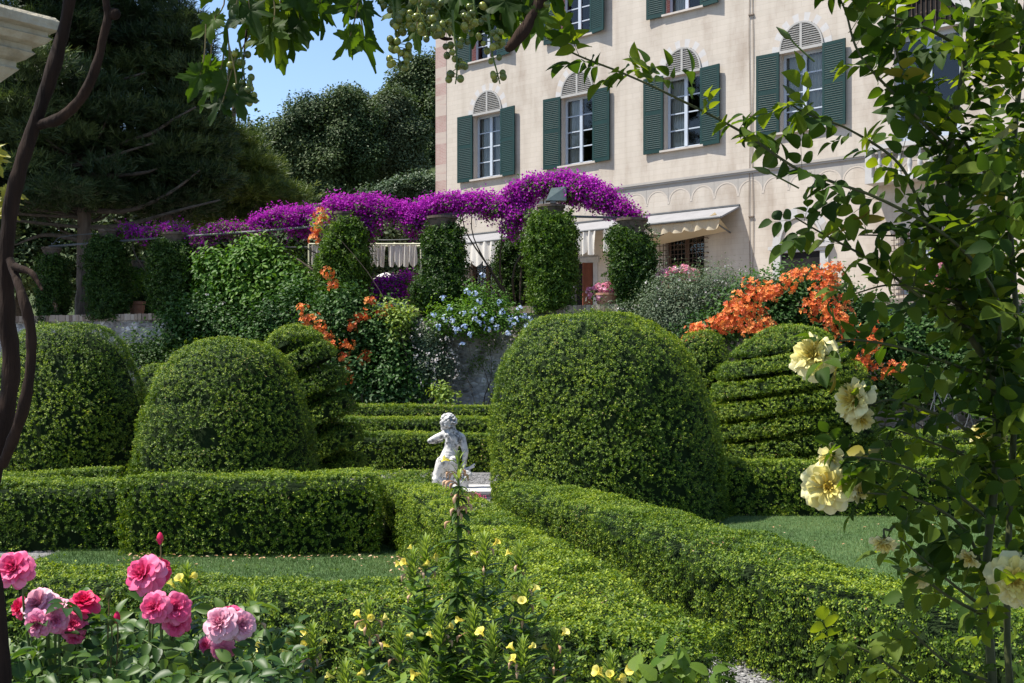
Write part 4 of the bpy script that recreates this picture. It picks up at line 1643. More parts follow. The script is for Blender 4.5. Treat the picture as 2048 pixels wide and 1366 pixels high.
def bl_at(lst, off, ry=None):
    return [B(px, py, a, b, YW(px, off), ry) for px, py, a, b in lst]


def foot(px, off, z=0.0):
    x, y = on_wall(px, off)
    return (x, y, z)


shrub('citrus_bush', 'bright green citrus bush standing up from behind the wall coping', 'bush', foot(510, .5, ZT),
      bl_at(((440, 560, 40, 50), (500, 530, 45, 48), (555, 545, 50, 45), (590, 580, 40, 40), (500, 590, 60, 45), (430, 520, 25, 22), (520, 500, 22, 18)), .4), 520, 26, .135, .20, 'bush_light', tm=OVAL4, seed=31, droop=.3)
shrub('jasmine_bush', 'dark green jasmine tumbling over the wall below the citrus bush', 'bush', foot(400, -.5),
      bl_at(((400, 620, 50, 32), (450, 640, 50, 40), (370, 665, 60, 40), (430, 690, 60, 40), (330, 700, 40, 38), (490, 670, 50, 45), (560, 640, 50, 45), (540, 690, 50, 45), (345, 640, 26, 22), (600, 590, 30, 30)), -.4), 620, 24, .10, .2, 'bush_dark', seed=32,
      flowers=[('blossom', *px_heads([(447, 608), (375, 628), (462, 650), (430, 615), (395, 640), (415, 590), (525, 625), (575, 690)], YW(420, -.75)), 5, .05, .025, 'whitef', False)])
ol = [(605, 622), (628, 640), (612, 645), (640, 655), (655, 678), (668, 690), (716, 638), (706, 652), (730, 632), (768, 632), (776, 618), (692, 698), (700, 690), (735, 712), (728, 722), (695, 742), (687, 715), (668, 570), (655, 548), (640, 430), (634, 462), (628, 480), (738, 606), (650, 668), (697, 760), (645, 445)]
shrub('trumpet_vine', 'trumpet vine with scattered orange flowers on the wall left of the blue plumbago', 'trumpet vine', foot(720, -.4),
      bl_at(((640, 620, 50, 30), (700, 640, 60, 45), (760, 660, 55, 50), (650, 680, 50, 40), (790, 720, 55, 60), (720, 730, 60, 60), (790, 780, 70, 40), (700, 770, 60, 50), (820, 750, 40, 50), (780, 625, 40, 25), (690, 600, 40, 30)), -.6), 900, 24, .11, .2, 'bush_dark', seed=33, tone=.05,
      flowers=[('flower_cluster', *px_heads(ol, YW(700, -1.15)), 14, .19, .060, 'orange', True)])
shrub('shoots', 'pale yellow-green leafy shoots above the trumpet vine at the coping', 'shrub', foot(790, -.5),
      bl_at(((775, 620, 18, 14), (800, 640, 16, 26), (795, 670, 14, 22), (640, 440, 16, 20), (820, 620, 14, 12)), -1.0), 60, 18, .09, .12, 'prim_bud', seed=34)
bluep = [(905, 640), (925, 628), (948, 622), (962, 648), (985, 640), (1005, 625), (1025, 650), (1048, 632), (1040, 618), (930, 655), (910, 660), (890, 638), (868, 630), (940, 670), (975, 660), (1015, 668), (958, 605), (935, 585), (950, 588), (885, 597), (915, 660), (1035, 640), (1060, 640), (965, 552), (900, 618), (1000, 605), (950, 640), (992, 655), (1055, 655), (1020, 638), (880, 655), (925, 690), (970, 630)]
shrub('plumbago', 'blue-flowered plumbago spilling over the wall coping in the middle', 'plumbago', foot(960, -.4),
      bl_at(((900, 636, 42, 26), (960, 622, 50, 28), (1015, 638, 36, 22), (955, 648, 46, 20), (955, 585, 16, 20), (1000, 600, 16, 14)), -.6), 330, 22, .075, .16, 'bush_light', seed=35, nstem=2, stem_r=.008,
      flowers=[('blossom', *px_heads(bluep, YW(950, -1.35)), 10, .10, .030, 'bluef', False)])
C, N = blob_points(bl_at(((870, 690, 40, 50), (890, 730, 30, 40), (850, 760, 30, 40)), -.75), 190, .9, 1.1)
shrub('white_flowered_shrub', 'grey-green shrub dusted with tiny white flowers left of the bare stone', 'shrub', foot(880, -.4),
      bl_at(((862, 685, 32, 42), (878, 730, 26, 40), (850, 740, 36, 50), (840, 790, 36, 30)), -.5), 420, 24, .06, .15, 'grey_leaf', seed=36,
      flowers=[('blossom', C, N, 4, .06, .02, 'whitef', False)])
shrub('wall_creeper', 'thin creeper patches growing on the bare grey stone', 'creeper', foot(1000, -.1),
      bl_at(((990, 690, 30, 16), (1050, 670, 45, 20), (960, 720, 22, 20), (1000, 740, 26, 22), (930, 750, 12, 14), (1060, 645, 40, 18), (1090, 640, 40, 18), (985, 775, 14, 10), (1030, 700, 14, 16)), -.12, .12), 130, 14, .055, .09, 'ivy_light', seed=37)
shrub('bedding_plant', 'small pale leafy plant at the foot of the wall behind the clipped hedges', 'plant', foot(885, -.8),
      bl_at(((880, 785, 14, 16), (895, 795, 12, 12)), -1.2), 30, 14, .10, .10, 'prim_bud', seed=38)
oleb = bl_at(((1310, 610, 40, 40), (1350, 580, 48, 40), (1410, 575, 50, 38), (1460, 580, 40, 45), (1380, 630, 70, 45), (1450, 640, 50, 40), (1310, 650, 45, 25), (1260, 628, 50, 14), (1200, 632, 40, 8)), -.5)
C, N = blob_points(oleb, 150, .9, 1.08)
shrub('grey_shrub', 'grey-green shrub with tiny pale flowers leaning over the wall', 'shrub', foot(1390, -.4), oleb, 900, 26, .075, .2, 'grey_leaf', tm=SLIM, seed=39,
      flowers=[('blossom', C, nrm(N + [0, -.5, .3]), 3, .06, .025, 'whitef', False)])
tb = bl_at(((1530, 590, 60, 40), (1590, 575, 55, 38), (1650, 590, 50, 45), (1690, 640, 55, 55), (1560, 640, 70, 50), (1480, 630, 45, 38), (1430, 655, 40, 28), (1390, 668, 30, 18), (1760, 660, 60, 50), (1820, 680, 70, 55), (1890, 690, 70, 60), (1960, 690, 70, 60), (2040, 690, 60, 70), (1640, 680, 60, 45), (1740, 640, 40, 40)), -1.0)
fr = []
rr = np.random.default_rng(9)
for cx_, cy_, sx_, sy_, n_ in ((1505, 590, 30, 30, 10), (1540, 600, 22, 26, 7), (1480, 630, 22, 22, 8), (1400, 668, 22, 10, 7), (1450, 650, 18, 16, 6), (1520, 660, 34, 12, 8), (1600, 550, 40, 14, 6), (1660, 545, 22, 12, 5), (1640, 600, 26, 20, 8), (1680, 640, 24, 34, 12), (1645, 625, 16, 14, 4), (1735, 680, 14, 32, 8), (1715, 725, 26, 14, 8), (1780, 735, 40, 12, 9), (1850, 740, 40, 16, 8), (1900, 690, 22, 22, 6), (1950, 720, 30, 22, 7), (2010, 690, 30, 30, 6), (1560, 570, 40, 16, 5), (1650, 560, 18, 18, 4)):
    for _ in range(n_):
        fr.append((cx_ + rr.normal() * sx_ * .55, cy_ + rr.normal() * sy_ * .55))
fr = fr[:100]
fo = np.array([W(a, b, YW(a, -2.15) + rr.uniform(-.25, .15)) for a, b in fr])
shrub('trumpet_vine', 'big trumpet vine covered in orange flowers on the right of the terrace wall', 'trumpet vine', foot(1650, -.5), tb, 1500, 24, .095, .22, 'bush_dark', seed=40, tone=.06,
      flowers=[('flower_cluster', fo, np.repeat(nrm([[-.3, -.8, .4]]), len(fo), 0), 13, .24, .058, 'orange', True)])
shrub('yellow_green_bush', 'yellow-green bush on the terrace in front of the right barred window', 'bush', foot(1960, 2.0, ZT),
      bl_at(((1930, 500, 40, 36), (1980, 520, 50, 40), (1960, 475, 36, 26)), 1.6), 160, 20, .12, .18, 'prim_bud', seed=41, tm=OVAL4)
# low dark shrubs right of the tiered topiary, at the foot of the wall
shrub('dark_bush', 'very dark bush at the foot of the wall beyond the tiered topiary', 'bush', foot(1850, -1.2),
      bl_at(((1780, 770, 60, 40), (1860, 770, 60, 45), (1950, 770, 70, 45), (2030, 770, 60, 50), (1720, 775, 40, 35)), -1.4), 500, 20, .10, .22, 'ivy', seed=42)
shrub('dark_bush', 'dark bush at the foot of the wall left of the spiral topiary', 'bush', foot(400, -.8),
      bl_at(((310, 730, 40, 40), (380, 730, 50, 40), (450, 730, 50, 40), (270, 700, 30, 30), (520, 730, 40, 40)), -.9), 420, 20, .09, .22, 'ivy', seed=43)

# ================================================================== trees
def lumpy(blobs, n, f, seed):
    rr_ = np.random.default_rng(seed)
    out = []
    for c, r in blobs:
        out.append((c, r * .62))
        for _ in range(n):
            d = nrm(rr_.normal(size=3))
            out.append((c + d * r * rr_.uniform(.55, .95), r * f * rr_.uniform(.7, 1.25)))
    return out


def tree(name, label, base, blobs, nclump, per, L, rc, leaf, tr=.2, group=None, seed=0, nl=8, cat='tree', **kw):
    root = empty(name, base, label, cat, group)
    mb = MB()
    foliage(mb, lumpy(blobs, 9, .36, seed), int(nclump * 1.3), per, L, rc * .62, KITE, seed=seed, **{'lo': .6, 'rough': .35, **kw})
    put(mb, 'crown', M[leaf], root)
    mb = MB()
    base = np.asarray(base, float)
    cen = np.mean([c for c, r in blobs], 0)
    fork = base + (cen - base) * [.6, .6, .55]
    tube(mb, [base, (base + fork) / 2 + rng.normal(size=3) * .12 * [1, 1, 0], fork], [tr, tr * .8, tr * .65], 8, 10, rough=.15)
    limbs(mb, fork, blobs, tr * .5, nl, seed, .10)
    put(mb, 'trunk', M['branch'], root)
    return root


def hb(px, Y):
    x = (px - CX) / FPX * Y
    return (x, Y, hill_z(x, Y))


TG = 'trees on the hillside behind the terrace'
tree('holm_oak', 'dark holm oak on the hillside right of the pines', hb(620, 62), [B(px, py, a, b, 62) for px, py, a, b in ((575, 270, 45, 45), (625, 235, 45, 40), (680, 215, 45, 38), (600, 330, 60, 50), (665, 300, 65, 60), (560, 350, 30, 50), (720, 290, 40, 60), (640, 380, 70, 45))], 900, 95, .17, .62, 'oak', .3, TG, 50)
tree('holm_oak', 'pale flowering holm oak in the middle of the hillside', hb(770, 64), [B(px, py, a, b, 64) for px, py, a, b in ((725, 215, 40, 32), (780, 225, 45, 38), (815, 270, 35, 40), (760, 290, 55, 50), (800, 330, 40, 40), (730, 340, 40, 40))], 760, 95, .17, .62, 'oak_pale', .3, TG, 51)
tree('holm_oak', 'tall dark evergreen oak touching the villa corner', hb(860, 80), [B(px, py, a, b, 80) for px, py, a, b in ((845, 150, 36, 34), (885, 140, 40, 36), (820, 190, 36, 40), (870, 220, 50, 60), (840, 290, 40, 60), (890, 330, 40, 60), (800, 170, 20, 24))], 800, 90, .21, .75, 'oak', .35, TG, 52)
wh = MB()
for dx in (-.45, -.25, 0, .25, .45):
    for sg in (-1, 1):
        q = W(1925, 800, 20.5)
        tube(wh, [[q[0] + dx, 20.5, .75], [q[0] + dx + sg * .12, 20.5, 1.15], [q[0] + dx, 20.5, 1.5], [q[0] + dx - sg * .1, 20.5, 1.85]], .008, 5, 12)
for z_ in (.78, 1.8):
    tube(wh, [[q[0] - .5, 20.5, z_], [q[0] + .5, 20.5, z_]], .009, 5)
for dx in (-.5, .5):
    tube(wh, [[q[0] + dx, 20.5, 0], [q[0] + dx, 20.5, 1.9]], .012, 5)
tag(wh.build('wire_trellis', M['alu'], loc=(q[0], 20.5, 0)), 'thin wire trellis standing in the dark right of the tiered topiary', 'trellis')
tree('olive_shrub', 'grey-green scrub on the slope beside the villa corner', hb(830, 55), [B(px, py, a, b, 55) for px, py, a, b in ((800, 382, 45, 20), (850, 372, 36, 24), (755, 396, 36, 16), (880, 390, 30, 30))], 420, 26, .16, .34, 'grey_leaf', .1, None, 53, cat='shrub', tone=-.05)
tree('evergreen', 'shaded evergreen behind the far left pillars', hb(40, 46), [B(px, py, a, b, 46) for px, py, a, b in ((-60, 420, 90, 90), (30, 440, 80, 90), (110, 450, 80, 80), (60, 540, 100, 60), (-60, 540, 90, 80), (180, 540, 70, 60))], 1000, 26, .22, .45, 'oak', .25, TG, 54)
tree('evergreen', 'shaded evergreen behind the violet bougainvillea', hb(330, 46), [B(px, py, a, b, 46) for px, py, a, b in ((230, 440, 70, 70), (320, 430, 70, 70), (400, 440, 60, 60), (270, 540, 80, 60), (380, 530, 80, 60), (480, 470, 60, 60), (560, 480, 60, 50), (470, 560, 70, 60))], 1300, 26, .22, .45, 'oak', .25, TG, 55)
tree('evergreen', 'mid green evergreen glimpsed behind the middle pergola', hb(700, 46), [B(px, py, a, b, 46) for px, py, a, b in ((640, 470, 50, 50), (710, 470, 60, 50), (780, 470, 50, 46), (830, 470, 40, 40), (600, 540, 60, 50), (700, 550, 70, 50), (800, 550, 60, 50))], 900, 24, .2, .42, 'oak_pale', .2, TG, 56)
tree('evergreen', 'distant evergreen showing through the gaps of the big pine', hb(200, 95), [B(px, py, a, b, 95) for px, py, a, b in ((60, 300, 110, 60), (200, 290, 110, 60), (330, 300, 90, 60), (440, 300, 80, 60), (520, 290, 50, 45), (-80, 290, 110, 70), (120, 380, 160, 60), (350, 380, 160, 60), (520, 360, 70, 60))], 1400, 26, .45, .9, 'oak', .35, TG, 57)


def pine(label, base, blobs, ntuft, nl, leaf, tr, height, seed, branches=(), trunk=None, L=.20, tier=.75):
    root = empty('pine_tree', base, label, 'pine tree', 'pines at the left of the terrace')
    rr_ = np.random.default_rng(seed)
    mb = MB()
    C, Nc = blob_points(lumpy(blobs, 7, .34, seed), ntuft // 80, .5, 1.05, seed, .35)
    C[:, 2] = np.round(C[:, 2] / tier) * tier + .09 * rr_.normal(size=len(C)) - .05 * np.linalg.norm(C[:, :2] - np.asarray(base)[:2], axis=1)
    k = np.repeat(np.arange(len(C)), 80)
    n_ = len(k)
    g = rng.normal(size=(n_, 3)) * [1, 1, .42]
    P = C[k] + g * .31
    ax = nrm(g * .5 + Nc[k] * .5 + [0, 0, .75])
    ct = np.clip(.25 + .5 * rng.random(len(C)) + .25 * noise(C, .5, seed), 0, 1)
    for j in range(nl):
        D = nrm(ax + .75 * rvec(n_))
        inst(mb, NEEDLE, P + .05 * rvec(n_), D, rvec(n_), L * (.7 + .5 * rng.random(n_)), 0, np.clip(ct[k] + .2 * rng.random(n_) - .05, 0, 1), widen=2.2)
    put(mb, 'crown', M[leaf], root)
    base = np.asarray(base, float)
    top = base + [0, 0, height] if trunk is None else np.asarray(trunk[-1])
    mb = MB()
    pts = [base, base + (top - base) * .3 + [.05, 0, 0], base + (top - base) * .65 + [-.12, 0, 0], top] if trunk is None else trunk
    tube(mb, pts, [tr * 1.15, tr, tr * .8, tr * .35], 10, 40, rough=.16, nf=6)
    put(mb, 'trunk', M['bark_pine'], root)
    mb = MB()
    # limbs run from the stem out to the foliage pads
    for j in range(0, len(C), max(1, len(C) // 46)):
        e = C[j]
        z0 = np.clip(e[2] - rr_.uniform(.2, 1.2), base[2] + 2.2, top[2] - .3)
        f = (z0 - base[2]) / (top[2] - base[2])
        s_ = base + (top - base) * f
        tube(mb, [s_, s_ + (e - s_) * .5 + [0, 0, -.18], e], [.055, .035, .012], 5, 8, rough=.15)
    for b in branches:
        tube(mb, [W(*q) for q in b], np.linspace(.085, .022, len(b)), 7, 26, rough=.2, nf=8)
    put(mb, 'branches', mat_noise('grey_pine_limb', (.05, .04, .033), (.125, .105, .088), 7, .9, .1, .6), root)
    return root


yp = float(on_wall(165, 2.0)[1])
xb = (165 - CX) / FPX * yp
pine('big dark pine whose straight trunk rises behind the terrace wall at the left', (xb, yp, ZT),
     [B(px, py, a, b, yp + dy - (.8 if px < 215 else -.6), 2.9 if px < 215 else 1.3) for px, py, a, b, dy in ((40, 60, 130, 90, 0), (170, 40, 120, 80, 1), (285, 50, 80, 80, 0), (345, 90, 34, 60, 1), (120, 150, 140, 60, -1), (270, 150, 120, 60, 0), (360, 190, 34, 40, 0), (60, 230, 130, 50, 1), (220, 235, 140, 45, -1), (350, 260, 80, 40, 0), (130, 300, 150, 34, 0), (300, 330, 110, 36, 0), (60, 380, 110, 40, 1), (200, 380, 110, 28, 1), (-120, 80, 120, 150, 0), (-120, 280, 120, 110, 0), (-260, 200, 160, 140, 0), (-330, 60, 160, 120, 1), (-250, 350, 140, 80, -1), (-60, 400, 90, 50, 0), (90, -120, 200, 110, 0), (280, -90, 110, 100, 0))],  # left crown widened, partly out of view, to shade the left pillars
     80000, 9, 'pine', .18, 11.5, 60,
     branches=[[(165, 330, yp), (215, 296, yp - 0.36), (300, 268, yp - 0.68), (345, 240, yp - 0.81), (392, 214, yp - 0.90)], [(165, 345, yp), (100, 326, yp - 0.45), (60, 318, yp - 0.63)], [(60, 318, yp - 0.63), (130, 333, yp - 0.72), (220, 312, yp - 0.81), (310, 285, yp - 0.90)], [(165, 350, yp), (230, 351, yp - 0.45), (290, 345, yp - 0.63), (320, 335, yp - 0.68)], [(165, 200, yp), (200, 175, yp - 0.45), (290, 145, yp - 0.68)], [(165, 420, yp), (260, 420, yp - 0.23), (340, 385, yp - 0.45), (400, 340, yp - 0.45)], [(165, 395, yp), (90, 400, yp - 0.23), (20, 380, yp - 0.36)], [(165, 455, yp), (250, 450, yp), (360, 420, yp - 0.23), (440, 400, yp - 0.23)], [(165, 480, yp), (90, 470, yp - 0.14), (30, 490, yp - 0.23)], [(165, 190, yp), (80, 188, yp - 0.23), (10, 190, yp - 0.32)]])
yp2 = 36.0
pine('lighter green pine between the big pine and the holm oaks', ((470 - CX) / FPX * yp2, yp2, ZT),
     [B(px, py, a, b, yp2, 1.4) for px, py, a, b in ((440, 285, 30, 26), (470, 300, 22, 26), (500, 345, 36, 34), (455, 330, 46, 40), (535, 388, 26, 20), (500, 385, 60, 32), (420, 370, 50, 36), (400, 300, 40, 40), (572, 398, 14, 14), (440, 420, 70, 26))],
     24000, 9, 'pine_light', .16, 7.6, 61, L=.2)
yp3 = 33.0
pine('half-hidden pine right behind the big dark one', ((330 - CX) / FPX * yp3, yp3, ZT),
     [B(px, py, a, b, yp3, 1.4) for px, py, a, b in ((365, 60, 20, 60), (385, 150, 18, 50), (375, 235, 40, 50), (330, 290, 70, 50), (290, 340, 80, 40), (400, 350, 50, 40), (340, 140, 60, 60), (330, 400, 80, 24))],
     20000, 9, 'pine', .15, 11.0, 62)
# ================================================================== clipped box hedges
def hedge_grid(path, w, h, n=None, taper=.0):
    path = np.asarray(path, float)
    L = np.linalg.norm(np.diff(path, axis=0), axis=1).sum()
    n = n or max(6, int(L / .12))
    C = catmull(path, n) if len(path) > 2 else catmull(path, n)
    t = nrm(np.gradient(C, axis=0))
    rt = np.stack([t[:, 1], -t[:, 0]], -1)
    hw = w / 2
    r = min(.07, hw * .3)
    prof = [(hw + taper, 0), (hw + taper * .5, h * .5), (hw, h - r), (hw - r * .3, h - r * .3), (hw - r, h), (0, h), (-hw + r, h), (-hw + r * .3, h - r * .3), (-hw, h - r), (-hw - taper * .5, h * .5), (-hw - taper, 0)]
    prof = np.array(prof)
    G_ = np.zeros((n, len(prof), 3))
    G_[..., :2] = C[:, None, :] + rt[:, None, :] * prof[None, :, 0, None]
    G_[..., 2] = prof[None, :, 1]
    return G_, C


def hedge(label, path, w, h, dens=900, L=.022, k=6, lumps=.025, hole=.10, leaf='box', name='box_hedge', group='low clipped box hedges of the parterre', seed=0, ends=(True, True), wob=.035):
    path = np.asarray(path, float)
    G_, C = hedge_grid(path, w, h)
    G_[..., 2] += wob * noise(G_ * [1, 1, 0], .9, seed)[...] * (G_[..., 2] > h * .3)
    root = empty(name, (*C[len(C) // 2], 0), label, 'hedge', group)
    mb = MB()
    ins = .085
    dist = np.r_[0, np.cumsum(np.linalg.norm(np.diff(C, axis=0), axis=1))]
    q = np.linspace(ins * 1.3, dist[-1] - ins * 1.3, len(C))
    core_path = np.stack([np.interp(q, dist, C[:, 0]), np.interp(q, dist, C[:, 1])], -1)
    G2, _ = hedge_grid(core_path, w - 2 * ins, h - ins, len(C))
    mb.add(G2.reshape(-1, 3), grid_faces(*G2.shape[:2]), 0)
    for e in (0, -1):
        mb.add(G2[e], [list(range(G2.shape[1]))], 0)
    put(mb, 'twigs', M['twig'], root)  # solid core for the twigs, added so no light passes through
    dens, L = dens * 1.3, L * .88
    mb = MB()
    P, N = sample_grid(G_, dens)
    Ps, Ns = [P], [N]
    for e, on in zip((0, -1), ends):
        if on:
            m = int(w * h * dens)
            q = rng.random((m, 2))
            a, b = G_[e][0], G_[e][-1]
            X = a + (b - a) * q[:, :1]
            X[:, 2] = q[:, 1] * h
            tn = C[0] - C[1] if e == 0 else C[-1] - C[-2]
            Ps.append(X)
            Ns.append(np.repeat(nrm([[tn[0], tn[1], 0]]), m, 0))
    P, N = np.concatenate(Ps), np.concatenate(Ns)
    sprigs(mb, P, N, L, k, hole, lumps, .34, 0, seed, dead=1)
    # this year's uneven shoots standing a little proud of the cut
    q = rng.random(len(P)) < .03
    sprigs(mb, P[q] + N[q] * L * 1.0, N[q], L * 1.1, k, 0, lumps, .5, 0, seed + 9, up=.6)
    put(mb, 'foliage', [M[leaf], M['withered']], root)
    return root


def TP(lst, h):
    return [T(a, b, h)[:2] for a, b in lst]


# the two hedges beside the diagonal gravel path
f9 = np.array([(-.16, 12.6), (-.02, 11.6), (.42, 10.4), (.78, 9.3), (1.06, 8.25), (1.30, 7.35), (1.52, 6.7), (1.75, 6.2), (1.98, 5.55), (2.25, 4.9)])
t9 = nrm(np.gradient(f9, axis=0))
c9 = f9 + np.stack([-t9[:, 1], t9[:, 0]], -1) * .34
hedge('long box hedge right of the gravel path, running from the largest dome to the rose', c9, .66, .635, 1500, .021, 6, seed=101, hole=.08, lumps=.03)
r8 = np.array([(-1.05, 13.1), (-.46, 11.35), (-.14, 10.26), (.20, 8.75), (.36, 7.85), (.58, 6.85), (.76, 5.95), (.90, 5.35)])
t8 = nrm(np.gradient(r8, axis=0))
c8 = r8 - np.stack([-t8[:, 1], t8[:, 0]], -1) * .30
hedge('box hedge left of the gravel path, passing in front of the white statue', c8, .60, .64, 1500, .021, 6, seed=102, hole=.08, lumps=.03)
hedge('nearest box hedge crossing the bottom of the garden behind the pink and yellow flowers', [(-4.4, 7.3), (-3.2, 7.05), (-2.1, 6.70), (-1.0, 6.20), (-.2, 5.75), (.3, 5.45), (.92, 5.15)], .56, .64, 1500, .021, 6, seed=103, hole=.08, lumps=.03)
hedge('broad dark-faced box hedge standing in the lawn in front of the second dome', [(-3.86, 11.85), (-3.0, 11.80), (-2.2, 11.80), (-1.42, 11.95)], .98, .77, 1050, .025, 6, seed=104)
hedge('low box hedge at the far left edge, in front of the tree-like trunk', [(-7.5, 12.05), (-5.6, 11.95), (-3.95, 12.05)], .62, .68, 950, .025, 6, seed=105)
hedge('thin strip of hedge just behind the left edge hedge', [(-8.0, 13.7), (-6.2, 13.5), (-4.6, 13.55)], .45, .66, 800, .026, 6, seed=106)
hedge('short hedge linking the broad hedge with the path hedge', [(-1.75, 12.9), (-1.35, 13.2), (-.95, 13.25)], .6, .66, 900, .024, 6, seed=107)
hedge('straight dark hedge directly behind the white statue', [(-5.6, 21.75), (-3, 21.65), (0, 21.55), (2.2, 21.5)], .62, .70, 620, .034, 5, lumps=.02, seed=108)
hedge('middle of the three stepped hedges behind the statue', [(-4.8, 23.6), (-3.6, 23.4), (-2, 23.3), (1, 23.2)], .9, .93, 560, .036, 5, lumps=.02, seed=109)
hedge('hindmost of the three stepped hedges behind the statue, along the wall foot', [(-4.6, 24.9), (-2, 24.8), (1, 24.6)], .7, 1.12, 560, .036, 5, lumps=.02, seed=110)
hedge('diagonal hedge joining the stepped hedges left of the statue', [(-3.9, 22.6), (-3.0, 23.0), (-2.4, 23.4)], .5, .80, 560, .036, 5, lumps=.02, seed=111)
hedge('dark hedge bordering the right lawn below the tiered topiary', [(2.55, 14.95), (4.0, 14.95), (5.6, 14.85), (8.2, 14.6)], .75, .67, 900, .028, 6, seed=112)
hedge('far hedge to the right of the tiered topiary', [(4.6, 19.2), (6.6, 18.9), (10.5, 18.4)], .65, .86, 620, .033, 5, seed=113)
hedge('lower front hedge to the right of the tiered topiary', [(5.6, 16.6), (7.5, 16.5), (9.5, 16.3)], .55, .78, 650, .032, 5, seed=114)


# ================================================================== topiary
def topiary(label, cx, cy, R, H, kind='dome', shift=0., ex=(.72, .86), dens=800, L=.026, seed=0, pitch=.3, depth=.16, hand=1, squash=1.0, name='box_dome', lumps=.036, k=6, hole=.12, turns0=0., env=None, tilt=.2, gs=.58):
    nu_, nv_ = (96, 60) if kind == 'dome' else (180, 240)
    a = np.linspace(0, 2 * math.pi, nu_, endpoint=False)
    if kind == 'dome':
        ph = np.linspace(0, math.pi / 2, nv_)
        r = R * np.cos(ph) ** ex[0]
        z = H * np.sin(ph) ** ex[1]
        A, Rr = np.meshgrid(a, r, indexing='ij')
        Z = np.repeat(z[None], nu_, 0)
    else:
        z = np.linspace(0, 1, nv_) ** 1.0
        z = H * (1 - (1 - z) ** 1.15)
        A, Z = np.meshgrid(a, z, indexing='ij')
        zz = Z / H
        e = np.interp(zz, env[0], env[1]) if env is not None else (1 - zz ** 2.6) ** .5
        f = ((Z - tilt * R * e * np.cos(A)) / pitch + turns0) % 1
        s = np.clip((f - gs) / .14, 0, 1)
        s = s * s * (3 - 2 * s)
        topw = np.clip((H * .93 - Z) / (pitch * .6), 0, 1)
        Rr = np.maximum(R * e - depth * s * topw * np.clip(e * 2, .3, 1), 0)
    X = cx + shift * (Z / H) ** 1.3 + Rr * np.cos(A)
    Y = cy + Rr * np.sin(A) * squash
    G_ = np.stack([X, Y, Z], -1)
    ax = np.stack([cx + shift * (Z / H) ** 1.3, np.full_like(Z, cy), np.minimum(Z, H * .6)], -1)
    out = nrm(G_ - ax)
    amp = 1.0 if kind == 'dome' else .4
    G_ = G_ + out * (amp * (.028 * noise(G_, 1.0, seed) + .016 * noise(G_, 2.6, seed + 1)) * R)[..., None]
    root = empty(name, (cx, cy, 0), label, 'topiary', 'clipped box topiary')
    mb = MB()
    core = ax + (G_ - ax) - out * .10
    mb.add(core.reshape(-1, 3), grid_faces(nu_, nv_, True), 0)
    put(mb, 'twigs', M['twig'], root)  # closed core under the leaves, added to stop light passing
    dens, L = dens * 1.3, L * .88
    mb = MB()
    P, N = sample_grid(G_, dens, True)
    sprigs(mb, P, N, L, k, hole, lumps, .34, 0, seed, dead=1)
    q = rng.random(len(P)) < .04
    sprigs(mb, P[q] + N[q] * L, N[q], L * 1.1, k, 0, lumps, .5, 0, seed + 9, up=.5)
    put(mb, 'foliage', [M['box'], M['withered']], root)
    return root


def XY(px, Y):
    return (px - CX) / FPX * Y, Y


topiary('rounded box dome at the far left, partly behind the dark vine trunk', *XY(132, 15.6), 1.16, 2.48, seed=201, dens=900, ex=(.62, .90))
topiary('round box dome rising right behind the broad hedge', *XY(455, 14.3), 1.13, 2.19, seed=202, dens=950, ex=(.60, .92))
topiary('small clipped ball peeping out between the two left domes', *XY(322, 17.6), .52, 1.95, seed=203, dens=700, L=.03, ex=(.55, .9))
topiary('largest box dome, in the centre beside the white statue', *XY(1219, 14.9), 1.52, 2.57, shift=-.24, seed=204, dens=950, ex=(.60, .92))
topiary('slim round-topped box between the largest dome and the tiered topiary', *XY(1400, 19.0), .60, 2.50, seed=205, dens=700, L=.032, ex=(.55, .92))
topiary('spiral-cut box cone with a round cap, left of the statue', *XY(620, 18.4), .92, 2.60, 'spiral', -.22, seed=206, dens=850, L=.030, pitch=.50, depth=.36, gs=.42, tilt=.42, lumps=.008, name='box_spiral', env=([0, .25, .5, .72, .78, .86, .93, .98, 1], [1.0, .98, .90, .74, .66, .60, .46, .24, 0]), turns0=.2)
topiary('wide spiral topiary cut into many horizontal tiers behind the yellow roses', *XY(1582, 17.4), 1.26, 2.57, 'spiral', 0., seed=207, dens=900, L=.029, pitch=.30, depth=.22, tilt=.16, lumps=.012, name='box_spiral', env=([0, .3, .55, .72, .82, .90, .96, 1], [1.08, 1.03, .96, .86, .72, .52, .32, 0]), turns0=.55)

# ================================================================== statue
M['marble_old'] = bpy.data.materials.new('lichen_stained_marble')
t, n, l = nt(M['marble_old'])
b, o = principled(t, .7, .25)
tc = n.new('ShaderNodeTexCoord')
nz = n.new('ShaderNodeTexNoise')
nz.inputs['Scale'].default_value = 11
nz.inputs['Detail'].default_value = 8
nz.inputs['Roughness'].default_value = .7
l.new(tc.outputs['Object'], nz.inputs['Vector'])
r = ramp(t, [(.37, (.09, .09, .085)), (.43, (.27, .27, .265)), (.50, (.56, .55, .53))])
l.new(nz.outputs[0], r.inputs[0])
l.new(r.outputs[0], b.inputs['Base Color'])
bp = n.new('ShaderNodeBump')
bp.inputs['Strength'].default_value = .4
bp.inputs['Distance'].default_value = .008
l.new(nz.outputs[0], bp.inputs['Height'])
l.new(bp.outputs[0], b.inputs['Normal'])

SY = 17.2


def S(zx, zy, dy=0.):
    return W(800 + zx / 6.208, 800 + zy / 6.208, SY + dy)


ZPX = SY / FPX / 6.208


